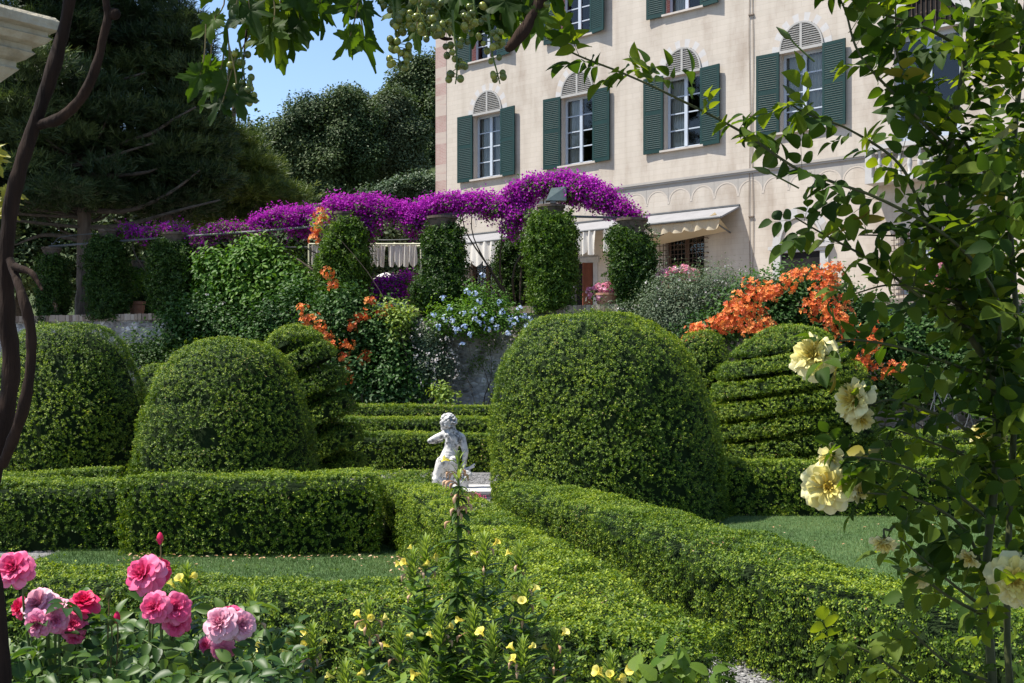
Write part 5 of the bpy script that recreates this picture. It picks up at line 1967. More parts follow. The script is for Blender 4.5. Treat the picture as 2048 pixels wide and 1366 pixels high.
def capsule(mb, a, b_, ra, rb, n=None, squash=1.):
    a, b_ = np.asarray(a), np.asarray(b_)
    ra, rb = ra * ZPX, rb * ZPX
    n = n or max(3, int(np.linalg.norm(b_ - a) / (min(ra, rb) * .35)) + 1)
    for t_ in np.linspace(0, 1, n):
        V, F = ico(a + (b_ - a) * t_, np.array([1, squash, 1]) * (ra + (rb - ra) * t_), 12, 8)
        mb.add(V, F)


def fuse(mb, voxel, smooth_it, name, mat, parent, sm=True):
    me = mb.mesh(name + '_raw', mat)
    ob = bpy.data.objects.new(name, me)
    COL.objects.link(ob)
    m = ob.modifiers.new('r', 'REMESH')
    m.mode = 'VOXEL'
    m.voxel_size = voxel
    m.use_smooth_shade = sm
    s = ob.modifiers.new('s', 'SMOOTH')
    s.factor = .5
    s.iterations = smooth_it
    dg = bpy.context.evaluated_depsgraph_get()
    me2 = bpy.data.meshes.new_from_object(ob.evaluated_get(dg))
    me2.name = name
    ob.modifiers.clear()
    ob.data = me2
    me2.materials.clear()
    me2.materials.append(mat)
    ob.parent = parent
    return ob


sroot = empty('statue', (*S(600, 1100)[:2], .115), 'weathered white marble statue of a youth seen from behind, holding a fish', 'statue')
so_ = np.array(sroot.location)
mb = MB()
c_ = capsule
c_(mb, S(600, 285, .02), S(590, 275, .0), 88, 82)                 # skull
c_(mb, S(548, 330, .05), S(560, 300, .05), 38, 60)                # face turned left
c_(mb, S(522, 345, .06), S(530, 372, .06), 16, 22)                # nose, chin
c_(mb, S(517, 318, .06), S(520, 326, .06), 13, 14)
c_(mb, S(640, 340, .0), S(655, 400, 0), 50, 55)                   # neck
c_(mb, S(655, 395, 0), S(590, 420, .01), 50, 52)
c_(mb, S(655, 395, 0), S(755, 465, .01), 48, 55)                  # shoulders
c_(mb, S(600, 440, .01), S(745, 480, .01), 66, 66)
c_(mb, S(655, 470, .01), S(640, 570, .015), 96, 88, squash=.75)   # ribcage
c_(mb, S(605, 470, -.025), S(600, 520, -.03), 42, 36)             # shoulder blades
c_(mb, S(720, 500, -.025), S(712, 545, -.03), 42, 36)
c_(mb, S(640, 560, .015), S(625, 640, .02), 92, 90, squash=.75)   # waist
c_(mb, S(615, 660, .02), S(600, 730, .02), 98, 112, squash=.8)    # hips
c_(mb, S(550, 760, -.03), S(545, 790, -.02), 84, 80)              # buttocks
c_(mb, S(660, 750, -.03), S(662, 780, -.02), 66, 64)
c_(mb, S(535, 780, .0), S(470, 930, .03), 92, 66)                 # left thigh
c_(mb, S(470, 930, .03), S(448, 985, .0), 62, 55)
c_(mb, S(448, 985, .0), S(440, 1075, -.02), 52, 30)               # calf
c_(mb, S(440, 1080, -.02), S(385, 1085, .06), 28, 18)             # foot
c_(mb, S(655, 790, .0), S(640, 940, .05), 72, 52)                 # right thigh
c_(mb, S(640, 940, .05), S(620, 1080, .0), 48, 30)
c_(mb, S(620, 1085, 0), S(600, 1105, .07), 27, 18)
c_(mb, S(570, 420, .02), S(455, 465, .04), 50, 42)                # left arm: upper arm, elbow, forearm folded in front
c_(mb, S(455, 465, .04), S(372, 508, .06), 42, 34)
c_(mb, S(372, 508, .06), S(440, 520, .16), 33, 26)
c_(mb, S(440, 520, .16), S(520, 500, .20), 26, 20)
c_(mb, S(765, 470, .01), S(812, 640, -.02), 52, 40)               # right arm
c_(mb, S(812, 640, -.02), S(800, 780, -.01), 40, 28)
c_(mb, S(800, 780, -.01), S(785, 840, -.01), 26, 24)
for k_, (dx_, ln) in enumerate(((-26, 52), (-12, 62), (2, 66), (16, 58))):       # fingers closed on the fish
    a_ = S(786 + dx_ * .8, 850, -.015)
    b1 = S(788 + dx_, 850 + ln * .55, -.03 + .004 * k_)
    b2 = S(796 + dx_, 850 + ln, -.012)
    c_(mb, a_, b1, 8.5, 7.5)
    c_(mb, b1, b2, 7.5, 6)
c_(mb, S(806, 835, .01), S(826, 868, -.02), 10, 8)                # thumb
c_(mb, S(500, 985, -.02), S(560, 1080, -.02), 26, 30)             # fall of drapery
c_(mb, S(560, 1000, .02), S(610, 1120, -.02), 40, 34)
for q in range(len(mb.v)):
    mb.v[q] = mb.v[q] - so_
fuse(mb, .0062, 5, 'figure', M['marble_old'], sroot)
mb = MB()
hr = np.random.default_rng(4)
for k_ in range(120):
    d = nrm(hr.normal(size=3))
    if d[0] < -.35 and d[2] < .25 and d[1] > -.2:
        continue
    if d[2] < -.62:
        continue
    V, F = ico(S(600, 268, .02) + d * np.array([92, 88, 92]) * ZPX, hr.uniform(17, 27) * ZPX * np.array([1, 1, .8]), 8, 6)
    mb.add(V, F)
for q in range(len(mb.v)):
    mb.v[q] = mb.v[q] - so_
fuse(mb, .0055, 1, 'hair', M['marble_old'], sroot)
mb = MB()
c_(mb, S(800, 880, .0), S(850, 930, -.03), 36, 52)
c_(mb, S(850, 930, -.03), S(790, 1010, -.02), 52, 60)
c_(mb, S(790, 1010, -.02), S(800, 1100, .0), 60, 56)
c_(mb, S(790, 870, 0), S(850, 850, 0), 20, 22)
for a_, b_ in (((850, 850), (925, 795)), ((850, 855), (920, 830)), ((850, 860), (870, 890))):
    c_(mb, S(*a_, 0), S(*b_, 0), 16, 11, squash=.6)
for q in range(len(mb.v)):
    mb.v[q] = mb.v[q] - so_
fuse(mb, .007, 2, 'fish', M['marble_old'], sroot)
mb = MB()
c_(mb, S(420, 1125, 0), S(820, 1130, 0), 46, 60)
c_(mb, S(500, 1120, .1), S(760, 1130, .1), 46, 50)
for q in range(len(mb.v)):
    mb.v[q] = mb.v[q] - so_
fuse(mb, .012, 2, 'rock', M['marble_old'], sroot)
pl = empty('plinth', (-.70, 17.15, 0), 'low pale stone slab carrying the statue above the gravel', 'plinth')
mb = MB()
for lo_, hi_ in (((-.75, -.5, 0), (1.05, .55, .035)), ((-.72, -.47, .035), (1.02, .52, .075)), ((-.76, -.52, .075), (1.06, .57, .115))):
    box(mb, lo_, hi_)
mb.build('slab', M['marble'], pl)
shrub('pink_petals', 'small heap of magenta blossom at the foot of the plinth', 'blossom', (-.50, 16.35, 0), [(np.array([-.50, 16.35, .05]), np.array([.13, .06, .05]))], 14, 14, .03, .035, 'rose_pink', seed=70, nstem=1, stem_r=.003)
# ================================================================== foreground flowers
def petal_rose(mb, c, axis, R, layers, seed, mat=0, open_=1.0, tone=(.2, .9), frill=.06, nv_=6, nu_=7):
    """a full garden rose: rings of cupped petals round axis; layers: (count, opening angle deg, length, half width rad)"""
    rr = np.random.default_rng(seed)
    z = nrm(axis)
    x = nrm(np.cross(z, [.31, .52, .79]))
    y = np.cross(z, x)
    V, F = ico((0, 0, 0), (R * .20, R * .20, R * .30), 8, 6)
    mb.add(V @ np.array([x, y, z]) + c + z * R * .08, F, mat, tone[0])
    for li, (cnt, ang, ln, hw) in enumerate(layers):
        for j in range(cnt):
            a0 = 2 * math.pi * (j + .5 * (li % 2)) / cnt + rr.normal() * .18
            al = math.radians(ang * open_ + rr.normal() * 7)
            u = np.linspace(-1, 1, nu_)
            v = np.linspace(0, 1, nv_)
            U, V = np.meshgrid(u, v, indexing='ij')
            wv = hw * np.sin(np.clip(V * 1.9 + .25, 0, math.pi / 2)) * (1 - .25 * np.clip(V - .8, 0, 1) / .2)
            Lp = ln * (1 - .16 * U ** 2 * V) * (1 + frill * rr.normal() * .4)
            bend = al * (.45 + .75 * V)
            # integrate a curved petal: radial and axial
            rad = R * (.06 + Lp * V * np.sin(bend))
            axi = R * (Lp * V * np.cos(bend)) - R * .25
            curl = R * .16 * np.clip(V - .72, 0, 1) ** 1.2 * 3
            rad = rad + curl * math.sin(al)
            axi = axi - curl * .5 * math.sin(al)
            fr = R * frill * V ** 2 * np.sin(U * rr.uniform(3, 6) + rr.uniform(0, 6))
            th = a0 + U * wv
            cup = R * .16 * (U ** 2) * V * (1.0)
            rad2 = np.maximum(rad - cup * .3, R * .02) + fr * .4
            P = c + (rad2 * np.cos(th))[..., None] * x + (rad2 * np.sin(th))[..., None] * y + (axi + cup * .7 + fr)[..., None] * z
            t0 = tone[0] + (tone[1] - tone[0]) * (li / max(1, len(layers) - 1)) + rr.normal() * .10
            tn = np.clip(t0 + .25 * (np.tile(np.linspace(0, 1, nv_ - 1), nu_ - 1) - .4), 0, 1)
            mb.add(P.reshape(-1, 3), grid_faces(nu_, nv_), mat, tn)


ROSEC = ovate(7, .32, .13, .22, .74)
ROSEL = ovate(7, .29, .16, .22, .72)
FULL = [(5, 5, .80, .95), (5, 13, .88, .85), (6, 22, .95, .74), (7, 34, 1.0, .66), (7, 47, 1.03, .64), (8, 62, 1.04, .58), (8, 80, 1.05, .58), (7, 100, 1.0, .6)]
CUP = [(5, 6, .8, .9), (5, 16, .95, .85), (6, 30, 1.0, .75), (6, 46, 1.05, .70), (6, 66, 1.05, .66)]
LOOSE = [(6, 6, .74, .8), (7, 16, .84, .7), (8, 28, .92, .64), (9, 42, .98, .6), (9, 58, 1.03, .6), (9, 76, 1.06, .6), (8, 96, 1.06, .62)]


def leaf_sprays(mb, P, D, N, S, tm=OVATE, mat=0, rnd=None, n5=True, stemmb=None):
    """compound leaves: an end leaflet and two pairs along a thin rachis"""
    D = nrm(D)
    N = nrm(N - D * np.sum(N * D, -1, keepdims=True))
    X = np.cross(D, N)
    n = len(P)
    S = np.broadcast_to(S, (n,))[:, None]
    r = rng.random(n) if rnd is None else rnd
    parts = [(1.55, 0, 0), (1.05, 1, .95), (1.05, -1, .95)]
    if n5:
        parts += [(.45, 1, 1.1), (.45, -1, 1.1)]
    for t_, sd, ang in parts:
        q = P + D * S * t_ + X * sd * S * .05
        d = D * math.cos(ang * abs(sd)) + X * sd * math.sin(ang) if sd else D
        d = d + .18 * rvec(n) + np.array([0, 0, -.12])
        inst(mb, tm, q, d, N + .30 * rvec(n), S[:, 0] * (1.0 if t_ > .6 else .82) * (.85 + .3 * rng.random(n)), mat, np.clip(r + .18 * rng.normal(size=n), 0, 1))
    if stemmb is not None:
        w = .016
        for a_, b_ in ((0, 1.6),):
            A, B_ = P, P + D * S * b_
            Q = np.stack([A - X * S * w, A + X * S * w, B_ + X * S * w * .6, B_ - X * S * w * .6], 1).reshape(-1, 3)
            stemmb.add(Q, np.arange(4 * n).reshape(n, 4))


# ---------------------------------------------------------------- climbing yellow rose on the right
YR = 2.45
rose = empty('climbing_rose', (W(1990, 0, YR)[0], YR, 0), 'tall climbing rose with pale yellow blooms filling the right edge', 'rose')
canes = [
    [(2010, 2440, 2.5), (2000, 1700, 2.5), (1985, 1366, 2.5), (1972, 1150, 2.52), (1992, 930, 2.52), (1985, 760, 2.5), (1935, 660, 2.48), (1905, 560, 2.46), (1898, 430, 2.45), (1900, 300, 2.45), (1925, 150, 2.45), (1960, -60, 2.45)],
    [(2060, 2440, 2.6), (2040, 1600, 2.6), (2015, 1300, 2.6), (2020, 1000, 2.62), (2035, 700, 2.6), (2020, 420, 2.6), (2040, 150, 2.6), (2060, -80, 2.6)],
    [(1985, 760, 2.5), (2000, 640, 2.45), (1975, 560, 2.4), (1890, 470, 2.36), (1760, 398, 2.33), (1660, 362, 2.31), (1590, 335, 2.3), (1480, 262, 2.28), (1345, 192, 2.25), (1250, 148, 2.24), (1150, 108, 2.23), (1085, 68, 2.22), (1060, 52, 2.22)],
    [(1900, 300, 2.45), (1850, 250, 2.4), (1800, 200, 2.38), (1720, 110, 2.36), (1690, 20, 2.35), (1660, -40, 2.35)],
    [(1905, 560, 2.46), (1850, 440, 2.42), (1800, 330, 2.4), (1700, 260, 2.38), (1620, 230, 2.36), (1575, 205, 2.35)],
    [(2020, 420, 2.6), (1960, 330, 2.5), (1880, 215, 2.45), (1800, 130, 2.4), (1790, 0, 2.38)],
    [(1935, 660, 2.48), (1850, 600, 2.42), (1740, 520, 2.4), (1650, 470, 2.38), (1590, 435, 2.36)],
    [(1985, 760, 2.5), (1880, 720, 2.45), (1780, 690, 2.42), (1690, 680, 2.4), (1650, 700, 2.4)],
    [(1992, 930, 2.52), (1920, 850, 2.45), (1850, 820, 2.42), (1780, 800, 2.4), (1730, 815, 2.4)],
    [(1980, 1040, 2.5), (1900, 980, 2.45), (1800, 930, 2.4), (1720, 915, 2.4), (1668, 915, 2.4)],
    [(1972, 1150, 2.52), (1930, 1060, 2.46), (1860, 1010, 2.42), (1780, 990, 2.4), (1700, 985, 2.38)],
    [(1975, 1220, 2.5), (1920, 1180, 2.46), (1860, 1130, 2.42), (1800, 1075, 2.4)],
    [(1975, 1235, 2.5), (1900, 1195, 2.45), (1850, 1160, 2.43), (1800, 1135, 2.42)],
    [(2020, 1000, 2.62), (1960, 930, 2.5), (1850, 880, 2.45), (1760, 850, 2.42)],
    [(1985, 1366, 2.5), (1900, 1330, 2.45), (1830, 1270, 2.42), (1820, 1260, 2.42)],
    [(2000, 1450, 2.5), (1850, 1380, 2.45), (1730, 1300, 2.42), (1650, 1285, 2.4)],
    [(2035, 700, 2.6), (1960, 640, 2.5), (1900, 600, 2.44), (1790, 570, 2.4), (1700, 590, 2.38)],
    [(2020, 420, 2.6), (1960, 440, 2.5), (1870, 470, 2.45), (1720, 470, 2.42)],
    [(1960, 120, 2.5), (1860, 60, 2.4), (1740, 20, 2.35), (1690, -10, 2.35)],
]
mb = MB()
sp_p, sp_d = [], []
for ci, c in enumerate(canes):
    pts = np.array([W(*q) for q in c])
    r0 = .0105 if ci == 0 else (.009 if ci == 1 else .0042)
    cur = catmull(pts, len(pts) * 8)
    tube(mb, cur, np.linspace(r0, r0 * .35 if ci > 1 else r0 * .6, len(cur)), 7, rough=.10, nf=60)
    tg = nrm(np.gradient(cur, axis=0))
    # prickles
    for j in range(6, len(cur) - 2, 3):
        d_ = nrm(np.cross(tg[j], rng.normal(size=3)))
        rr0 = r0 * .6
        tube(mb, [cur[j], cur[j] + d_ * .007 - tg[j] * .002], [.0018, .0003], 4, cap=False)
    Lc = np.linalg.norm(np.diff(cur, axis=0), axis=1).sum()
    m = int(Lc / .030)
    lo_ = .35 if ci < 2 else .0
    for q in np.linspace(lo_, .995, m):
        j = int(q * (len(cur) - 1))
        sp_p.append(cur[j])
        sd = nrm(np.cross(tg[j], rng.normal(size=3)))
        sp_d.append(nrm(sd + .6 * tg[j]))
put(mb, 'canes', M['cane'], rose, True)
# leaf sprays filling the bush: denser towards the right edge
fills = []
rr = np.random.default_rng(21)
while len(fills) < 400:
    a_, b_ = rr.uniform(1540, 2330), rr.uniform(-160, 1500)
    if b_ < 330:
        edge = 1660 - 40 * math.sin(b_ / 60.)
    elif b_ < 520:
        edge = 1640
    elif b_ < 700:
        edge = 1690
    elif b_ < 1180:
        edge = 1745
    else:
        edge = 1800 + (b_ - 1180) * .1
    p_ = np.clip((a_ - edge - 20) / 300, 0, 1) ** 1.5
    if b_ > 960 and a_ < 1930:
        p_ *= .28
    if rr.random() < p_:
        fills.append((a_, b_, rr.uniform(2.2, 3.05)))
fp = np.array([W(*q) for q in fills])
P_ = np.vstack([np.array(sp_p), fp])
D_ = np.vstack([np.array(sp_d), nrm(rng.normal(size=(len(fp), 3)) * [1, .8, .6] + [-.35, 0, -.1])])
N_ = nrm(np.array([-.25, -.15, .75]) + .75 * rvec(len(P_)))
keep = ~((P_[:, 1] < 1.4))
P_, D_, N_ = P_[keep], D_[keep], N_[keep]
S_ = .045 * (.75 + .45 * rng.random(len(P_)))
aut = rng.random(len(P_)) < .014
mb, ms = MB(), MB()
leaf_sprays(mb, P_[~aut], D_[~aut], N_[~aut], S_[~aut], tm=ROSEC, stemmb=ms)
put(mb, 'foliage', M['rose_leaf'], rose, True)
mb = MB()
leaf_sprays(mb, P_[aut], D_[aut], N_[aut], S_[aut], n5=False, stemmb=ms)
put(mb, 'yellowing_leaves', M['autumn_leaf'], rose, True)
put(ms, 'leaf_stalks', M['cane'], rose)


def sepals(mb, c, axis, R):
    z = nrm(axis)
    n_ = 5
    a = np.arange(n_) * 2 * math.pi / n_
    x = nrm(np.cross(z, [.3, .5, .8]))
    y = np.cross(z, x)
    d = np.cos(a)[:, None] * x + np.sin(a)[:, None] * y
    inst(mb, LANCE, np.repeat((c - z * R * .28)[None], n_, 0), d + z * .35, z + .1 * rvec(n_), R * .9, 0)
    V, F = ico(c - z * R * .38, R * .14, 8, 6)
    mb.add(V, F)


def bloom(root, pos, axis, Rpx, Y, mat, layers, seed, name='flower', open_=1.0, tone=(.2, .9), stalk=None, stemmat='stem', frill=.06):
    c = W(*pos, Y)
    R = Rpx / FPX * Y
    mb = MB()
    petal_rose(mb, c, axis, R, layers, seed, 0, open_, tone, frill)
    f = put(mb, name, M[mat], root, True)
    ms = MB()
    sepals(ms, c, np.asarray(axis, float), R)
    z = nrm(np.asarray(axis, float))
    e = c - z * R * .45
    if stalk is not None:
        s_ = W(*stalk)
        tube(ms, [e, e - z * R * .5, (e + s_) / 2 + [0, 0, -.0], s_], [.0022, .0024, .0028, .003], 6, 14)
    o = put(ms, 'calyx', M[stemmat], root, False)
    o.parent = f
    o.location = (0, 0, 0)
    return f


yr = [
    ((1626, 712), (-.55, -.60, .35), 41, 2.40, LOOSE, (1690, 690, 2.42), .95),
    ((1708, 800), (-.85, -.45, .25), 38, 2.40, LOOSE, (1760, 815, 2.42), .80),
    ((1722, 838), (.1, -.7, -.3), 24, 2.42, CUP, (1740, 810, 2.42), 1.0),
    ((1660, 908), (-.2, -.5, -.75), 27, 2.40, CUP, (1700, 890, 2.42), .8),
    ((1655, 972), (-.25, -.85, .10), 47, 2.38, LOOSE, (1690, 930, 2.42), 1.0),
    ((1713, 982), (.6, -.7, .0), 25, 2.40, CUP, (1710, 950, 2.42), .9),
    ((1768, 1082), (-.15, -.45, -.8), 27, 2.40, CUP, (1790, 1050, 2.42), .9),
    ((1942, 1112), (-.6, -.4, -.55), 25, 2.42, CUP, (1965, 1150, 2.46), .75),
    ((2030, 1160), (-.20, -.95, .12), 46, 2.38, FULL, (2020, 1210, 2.5), 1.0),
    ((1962, 868), (-.3, -.8, .3), 20, 2.62, LOOSE, (1990, 900, 2.6), .9),
    ((1994, 872), (.2, -.7, .4), 20, 2.62, LOOSE, (2000, 900, 2.6), .9),
    ((1605, 258), (-.3, -.2, .9), 17, 2.38, CUP, (1625, 285, 2.38), .5),
    ((1836, 1152), (-.4, -.6, .4), 20, 2.44, LOOSE, (1860, 1160, 2.44), 1.1),
]
for k, (pos, ax, R_, Y_, lay, st, op) in enumerate(yr):
    bloom(rose, pos, ax, R_, Y_, 'rose_yellow', lay, 300 + k, stalk=st, open_=op, tone=(.0, .95), frill=.16, stemmat='cane')
for k, (a_, b_, Y_, ax) in enumerate(((1585, 186, 2.36, (-.6, 0, .5)), (1530, 342, 2.33, (-.9, 0, .3)), (1805, 1138, 2.42, (-.9, 0, .25)), (1826, 1255, 2.42, (-.7, 0, .6)), (1572, 70, 2.34, (-.6, 0, .5)), (1062, 55, 2.22, (-.8, 0, .4)))):
    c = W(a_, b_, Y_)
    mb = MB()
    z = nrm(ax)
    lathe(mb, [(.0015, -.012), (.005, -.008), (.0065, 0), (.0055, .010), (.003, .018), (.0006, .026)], c, 10, 0, ax)
    tube(mb, [c - z * .012, c - z * .03 + [0, 0, -.004], c - z * .06 + [.012, 0, -.016]], .0018, 6, 8)
    put(mb, 'rosebud', M['stem'], rose, True)

# ---------------------------------------------------------------- grapevine overhead and its trunk at the left
VY = 1.9
vine = empty('grapevine', (*W(-20, 0, VY)[:2], 0), 'old grapevine, dark trunk at the left, leaves and grapes hanging across the top', 'grapevine')
mb = MB()
tube(mb, [W(*q) for q in ((-30, 2200, 1.9), (-10, 1700, 1.9), (4, 1366, 1.9), (-8, 1200, 1.9), (-26, 1080, 1.9), (-22, 980, 1.9), (6, 860, 1.9), (22, 720, 1.9), (12, 600, 1.9), (14, 470, 1.9), (34, 360, 1.9), (62, 270, 1.9), (96, 170, 1.9), (128, 60, 1.9), (150, -60, 1.9), (190, -260, 1.95), (300, -420, 2.0))],
     np.array([19, 18, 17, 16, 16, 17, 18, 18, 17, 15, 14, 15, 14, 12, 10, 9, 8]) / FPX * VY, 14, 150, rough=.22, nf=26)
put(mb, 'trunk', M['bark_vine'], vine, True)
mb = MB()
tube(mb, [W(*q) for q in ((20, 520, 1.88), (44, 590, 1.84), (60, 650, 1.84), (62, 720, 1.84), (50, 800, 1.84), (26, 880, 1.86), (4, 930, 1.88))], np.array([7, 9, 10, 10, 11, 11, 10]) / FPX * VY, 10, 60, rough=.22, nf=40)
tube(mb, [W(*q) for q in ((30, 535, 1.86), (62, 545, 1.84), (84, 580, 1.83))], np.array([8, 6, 3]) / FPX * VY, 8, 14, rough=.25, nf=50)
put(mb, 'old_limb', M['bark_vine'], vine, True)
mb = MB()
tube(mb, [W(*q) for q in ((78, 250, 1.9), (120, 236, 1.88), (160, 200, 1.87), (190, 140, 1.86), (208, 70, 1.86), (216, 30, 1.86), (211, -20, 1.86), (220, -200, 1.9))], np.array([12, 11, 10, 9, 8, 8, 7, 6]) / FPX * VY, 9, 60, rough=.22, nf=40)
V, F = ico(W(228, 28, 1.86), np.array([14, 9, 12]) / FPX * VY, 10, 8)
mb.add(V, F)
tube(mb, [W(*q) for q in ((1180, -160, 2.0), (1110, -60, 1.98), (1075, 10, 1.96), (1052, 55, 1.95), (1022, 92, 1.95), (1010, 97, 1.95))], np.array([12, 13, 14, 13, 11, 5]) / FPX * VY, 9, 40, rough=.2, nf=40)
tube(mb, [W(*q) for q in ((300, -420, 2.0), (520, -300, 2.0), (800, -260, 2.0), (1180, -160, 2.0), (1600, -200, 2.1), (2200, -250, 2.2))], np.array([13, 12, 12, 13, 11, 9]) / FPX * VY, 9, 60, rough=.2, nf=30)
tube(mb, [W(*q) for q in ((800, -260, 2.0), (780, -140, 1.98), (830, 20, 1.96), (880, 72, 1.96), (905, 78, 1.96))], np.array([7, 6, 5, 5, 3]) / FPX * VY, 7, 30, rough=.15, nf=30)
tube(mb, [W(*q) for q in ((520, -300, 2.0), (505, -120, 1.95), (497, 20, 1.92), (490, 90, 1.9), (476, 240, 1.9))], np.array([5, 4, 3, 2.2, 1.5]) / FPX * VY, 7, 30)
tube(mb, [W(*q) for q in ((640, -280, 2.0), (690, -100, 1.95), (725, 20, 1.92), (745, 75, 1.92), (735, 85, 1.92), (700, 70, 1.92))], np.array([5, 4, 3, 2.2, 2, 1.5]) / FPX * VY, 7, 30)
put(mb, 'canes', M['bark_vine'], vine, True)

VL = [palmate(5, s_) for s_ in (1, 2, 3, 4)]
# hanging leaves: x, y of the stalk end, size px, direction of the tip in the picture plane (deg, 0 right, 90 up), lean towards viewer, depth
hl = [(468, 30, 130, -112, .1, 1.86), (500, 20, 110, -70, .5, 1.84), (430, 40, 100, -150, -.3, 1.9), (560, 20, 165, -92, .05, 1.88), (530, -5, 120, -100, .4, 1.9), (590, -10, 120, -60, .3, 1.86), (618, 0, 110, -80, -.4, 1.9), (640, 5, 120, -85, .2, 1.86), (700, 12, 85, -160, .7, 1.84), (725, 14, 95, -70, .2, 1.86), (728, 76, 115, -70, .0, 1.88), (700, 72, 95, -120, .4, 1.84), (556, 70, 120, -84, -.2, 1.92), (545, 60, 110, -96, .5, 1.86), (600, 40, 100, -75, .4, 1.88),
      (455, 160, 110, -95, .3, 1.86), (430, 170, 100, -130, -.2, 1.9), (400, 150, 95, -110, .4, 1.88), (475, 190, 90, -75, .2, 1.84), (420, 130, 80, -100, .1, 1.9), (445, 205, 85, -120, .6, 1.85), (472, 120, 70, 200, .2, 1.9),
      (830, -15, 110, -100, .3, 1.94), (870, 0, 105, -60, .1, 1.98), (920, -10, 110, -110, .5, 1.95), (960, -5, 115, -75, .2, 1.98), (990, 10, 105, -100, .0, 2.0), (1010, 0, 110, -80, .4, 1.96), (1060, -20, 105, -95, .2, 1.96), (1100, -30, 110, -70, .3, 1.98), (838, 35, 90, -95, -.2, 1.92), (905, 30, 85, -80, .3, 2.0), (960, 40, 90, -110, .1, 2.0), (1075, 30, 80, -80, .1, 1.95), (790, -30, 100, -90, .2, 1.92), (1140, -50, 100, -90, .3, 1.98), (835, 60, 80, -88, .6, 1.9),
      (800, 10, 95, -85, .3, 1.95), (850, 30, 100, -110, .1, 1.99), (880, 20, 95, -70, .4, 1.97), (930, 20, 100, -95, .2, 2.0), (975, 5, 110, -60, .3, 1.99), (1030, 15, 100, -100, .2, 2.0), (1000, 40, 85, -95, .5, 1.98), (1050, -10, 100, -70, .4, 1.97), (1080, -30, 100, -110, .2, 1.98), (770, -40, 100, -95, .2, 1.94), (820, -45, 110, -75, .4, 1.96), (900, -45, 110, -95, .2, 1.99),
      (640, -40, 120, -95, .5, 1.9), (480, -40, 120, -100, .2, 1.9), (540, -60, 120, -80, .4, 1.9), (430, -50, 110, -110, .0, 1.92), (580, -50, 120, -100, .1, 1.9), (690, -50, 110, -85, .3, 1.92), (940, -50, 110, -90, .2, 1.98), (1010, -50, 115, -85, .2, 1.98), (510, 30, 100, -120, .2, 1.95), (610, 20, 100, -100, .3, 1.95), (525, 70, 90, -85, .3, 1.9), (660, -10, 90, -100, .3, 1.9), (585, 70, 90, -92, .3, 1.9)]
mb, mst = MB(), MB()
for k, (a_, b_, s_, ang, lean, Y_) in enumerate(hl):
    p = W(a_, b_, Y_)
    an = math.radians(ang)
    D = nrm(np.array([[math.cos(an), -lean * .6, math.sin(an)]]))
    Nn = nrm(np.array([[rng.normal() * .45, -.75 + rng.normal() * .25, .45 + rng.normal() * .3]]))
    sc = s_ / FPX * Y_ / 1.05
    inst(mb, VL[k % 4], p[None] + D * sc * .02, D, Nn, sc, 0, np.array([np.clip(.45 + .3 * rng.normal(), 0, 1)]))
    tube(mst, [p, p - D[0] * sc * .25 + [0, 0, .02], p - D[0] * sc * .45 + [rng.normal() * .01, 0, .055]], .0013, 5, 8)
# unseen roof of vine leaves above the frame, laid out to shade the foreground
n_ = 330
Pc = np.c_[rng.uniform(-.75, 2.4, n_), rng.uniform(1.25, 2.45, n_), rng.uniform(2.72, 3.05, n_)]
Pc[:45, 0] = rng.uniform(-1.7, -.5, 45)  # leaves added on the left to darken the hanging leaves below
Pc[:45, 1] = rng.uniform(1.2, 1.95, 45)
Dc = rvec(n_) * [1, 1, .4] + [0, 0, -.3]
for q in range(4):
    s_ = np.arange(n_) % 4 == q
    inst(mb, VL[q], Pc[s_], Dc[s_], np.array([-.2, 0, .9]) + .5 * rvec(int(s_.sum())), .10 * (.7 + .6 * rng.random(int(s_.sum()))), 0)
for j in range(0, n_, 4):
    tube(mst, [Pc[j], Pc[j] + [0, 0, .12], [Pc[j][0], 2.0, 3.06]], .0018, 4, 6, cap=False)
put(mb, 'foliage', M['vine_leaf'], vine, True)
put(mst, 'leaf_stalks', M['stem_red'], vine)
mb = MB()
for a_, b_, s_, ang in ((-14, 300, 60, -20), (-12, 320, 62, -60), (22, 385, 66, -78), (8, 405, 70, -60), (14, 425, 55, -88)):
    an = math.radians(ang)
    D = np.array([[math.cos(an), -.2, math.sin(an)]])
    inst(mb, VL[1], W(a_, b_, 1.93)[None], D, np.array([[.2, -.8, .4]]), s_ / FPX * 1.93, 0, np.array([.75]))
put(mb, 'yellowing_leaves', M['autumn_leaf'], vine, True)

M['grape'] = bpy.data.materials.new('green_grape')
t, n, l = nt(M['grape'])
b, o = principled(t, .28, .5)
at = n.new('ShaderNodeAttribute')
at.attribute_name = 'rnd'
r = ramp(t, [(0, (.055, .075, .008)), (.6, (.11, .135, .014)), (1, (.22, .225, .03))])
l.new(at.outputs['Fac'], r.inputs[0])
l.new(r.outputs[0], b.inputs['Base Color'])
b.inputs['Subsurface Weight'].default_value = .35
b.inputs['Subsurface Radius'].default_value = (.01, .012, .004)
b.inputs['Subsurface Scale'].default_value = .5


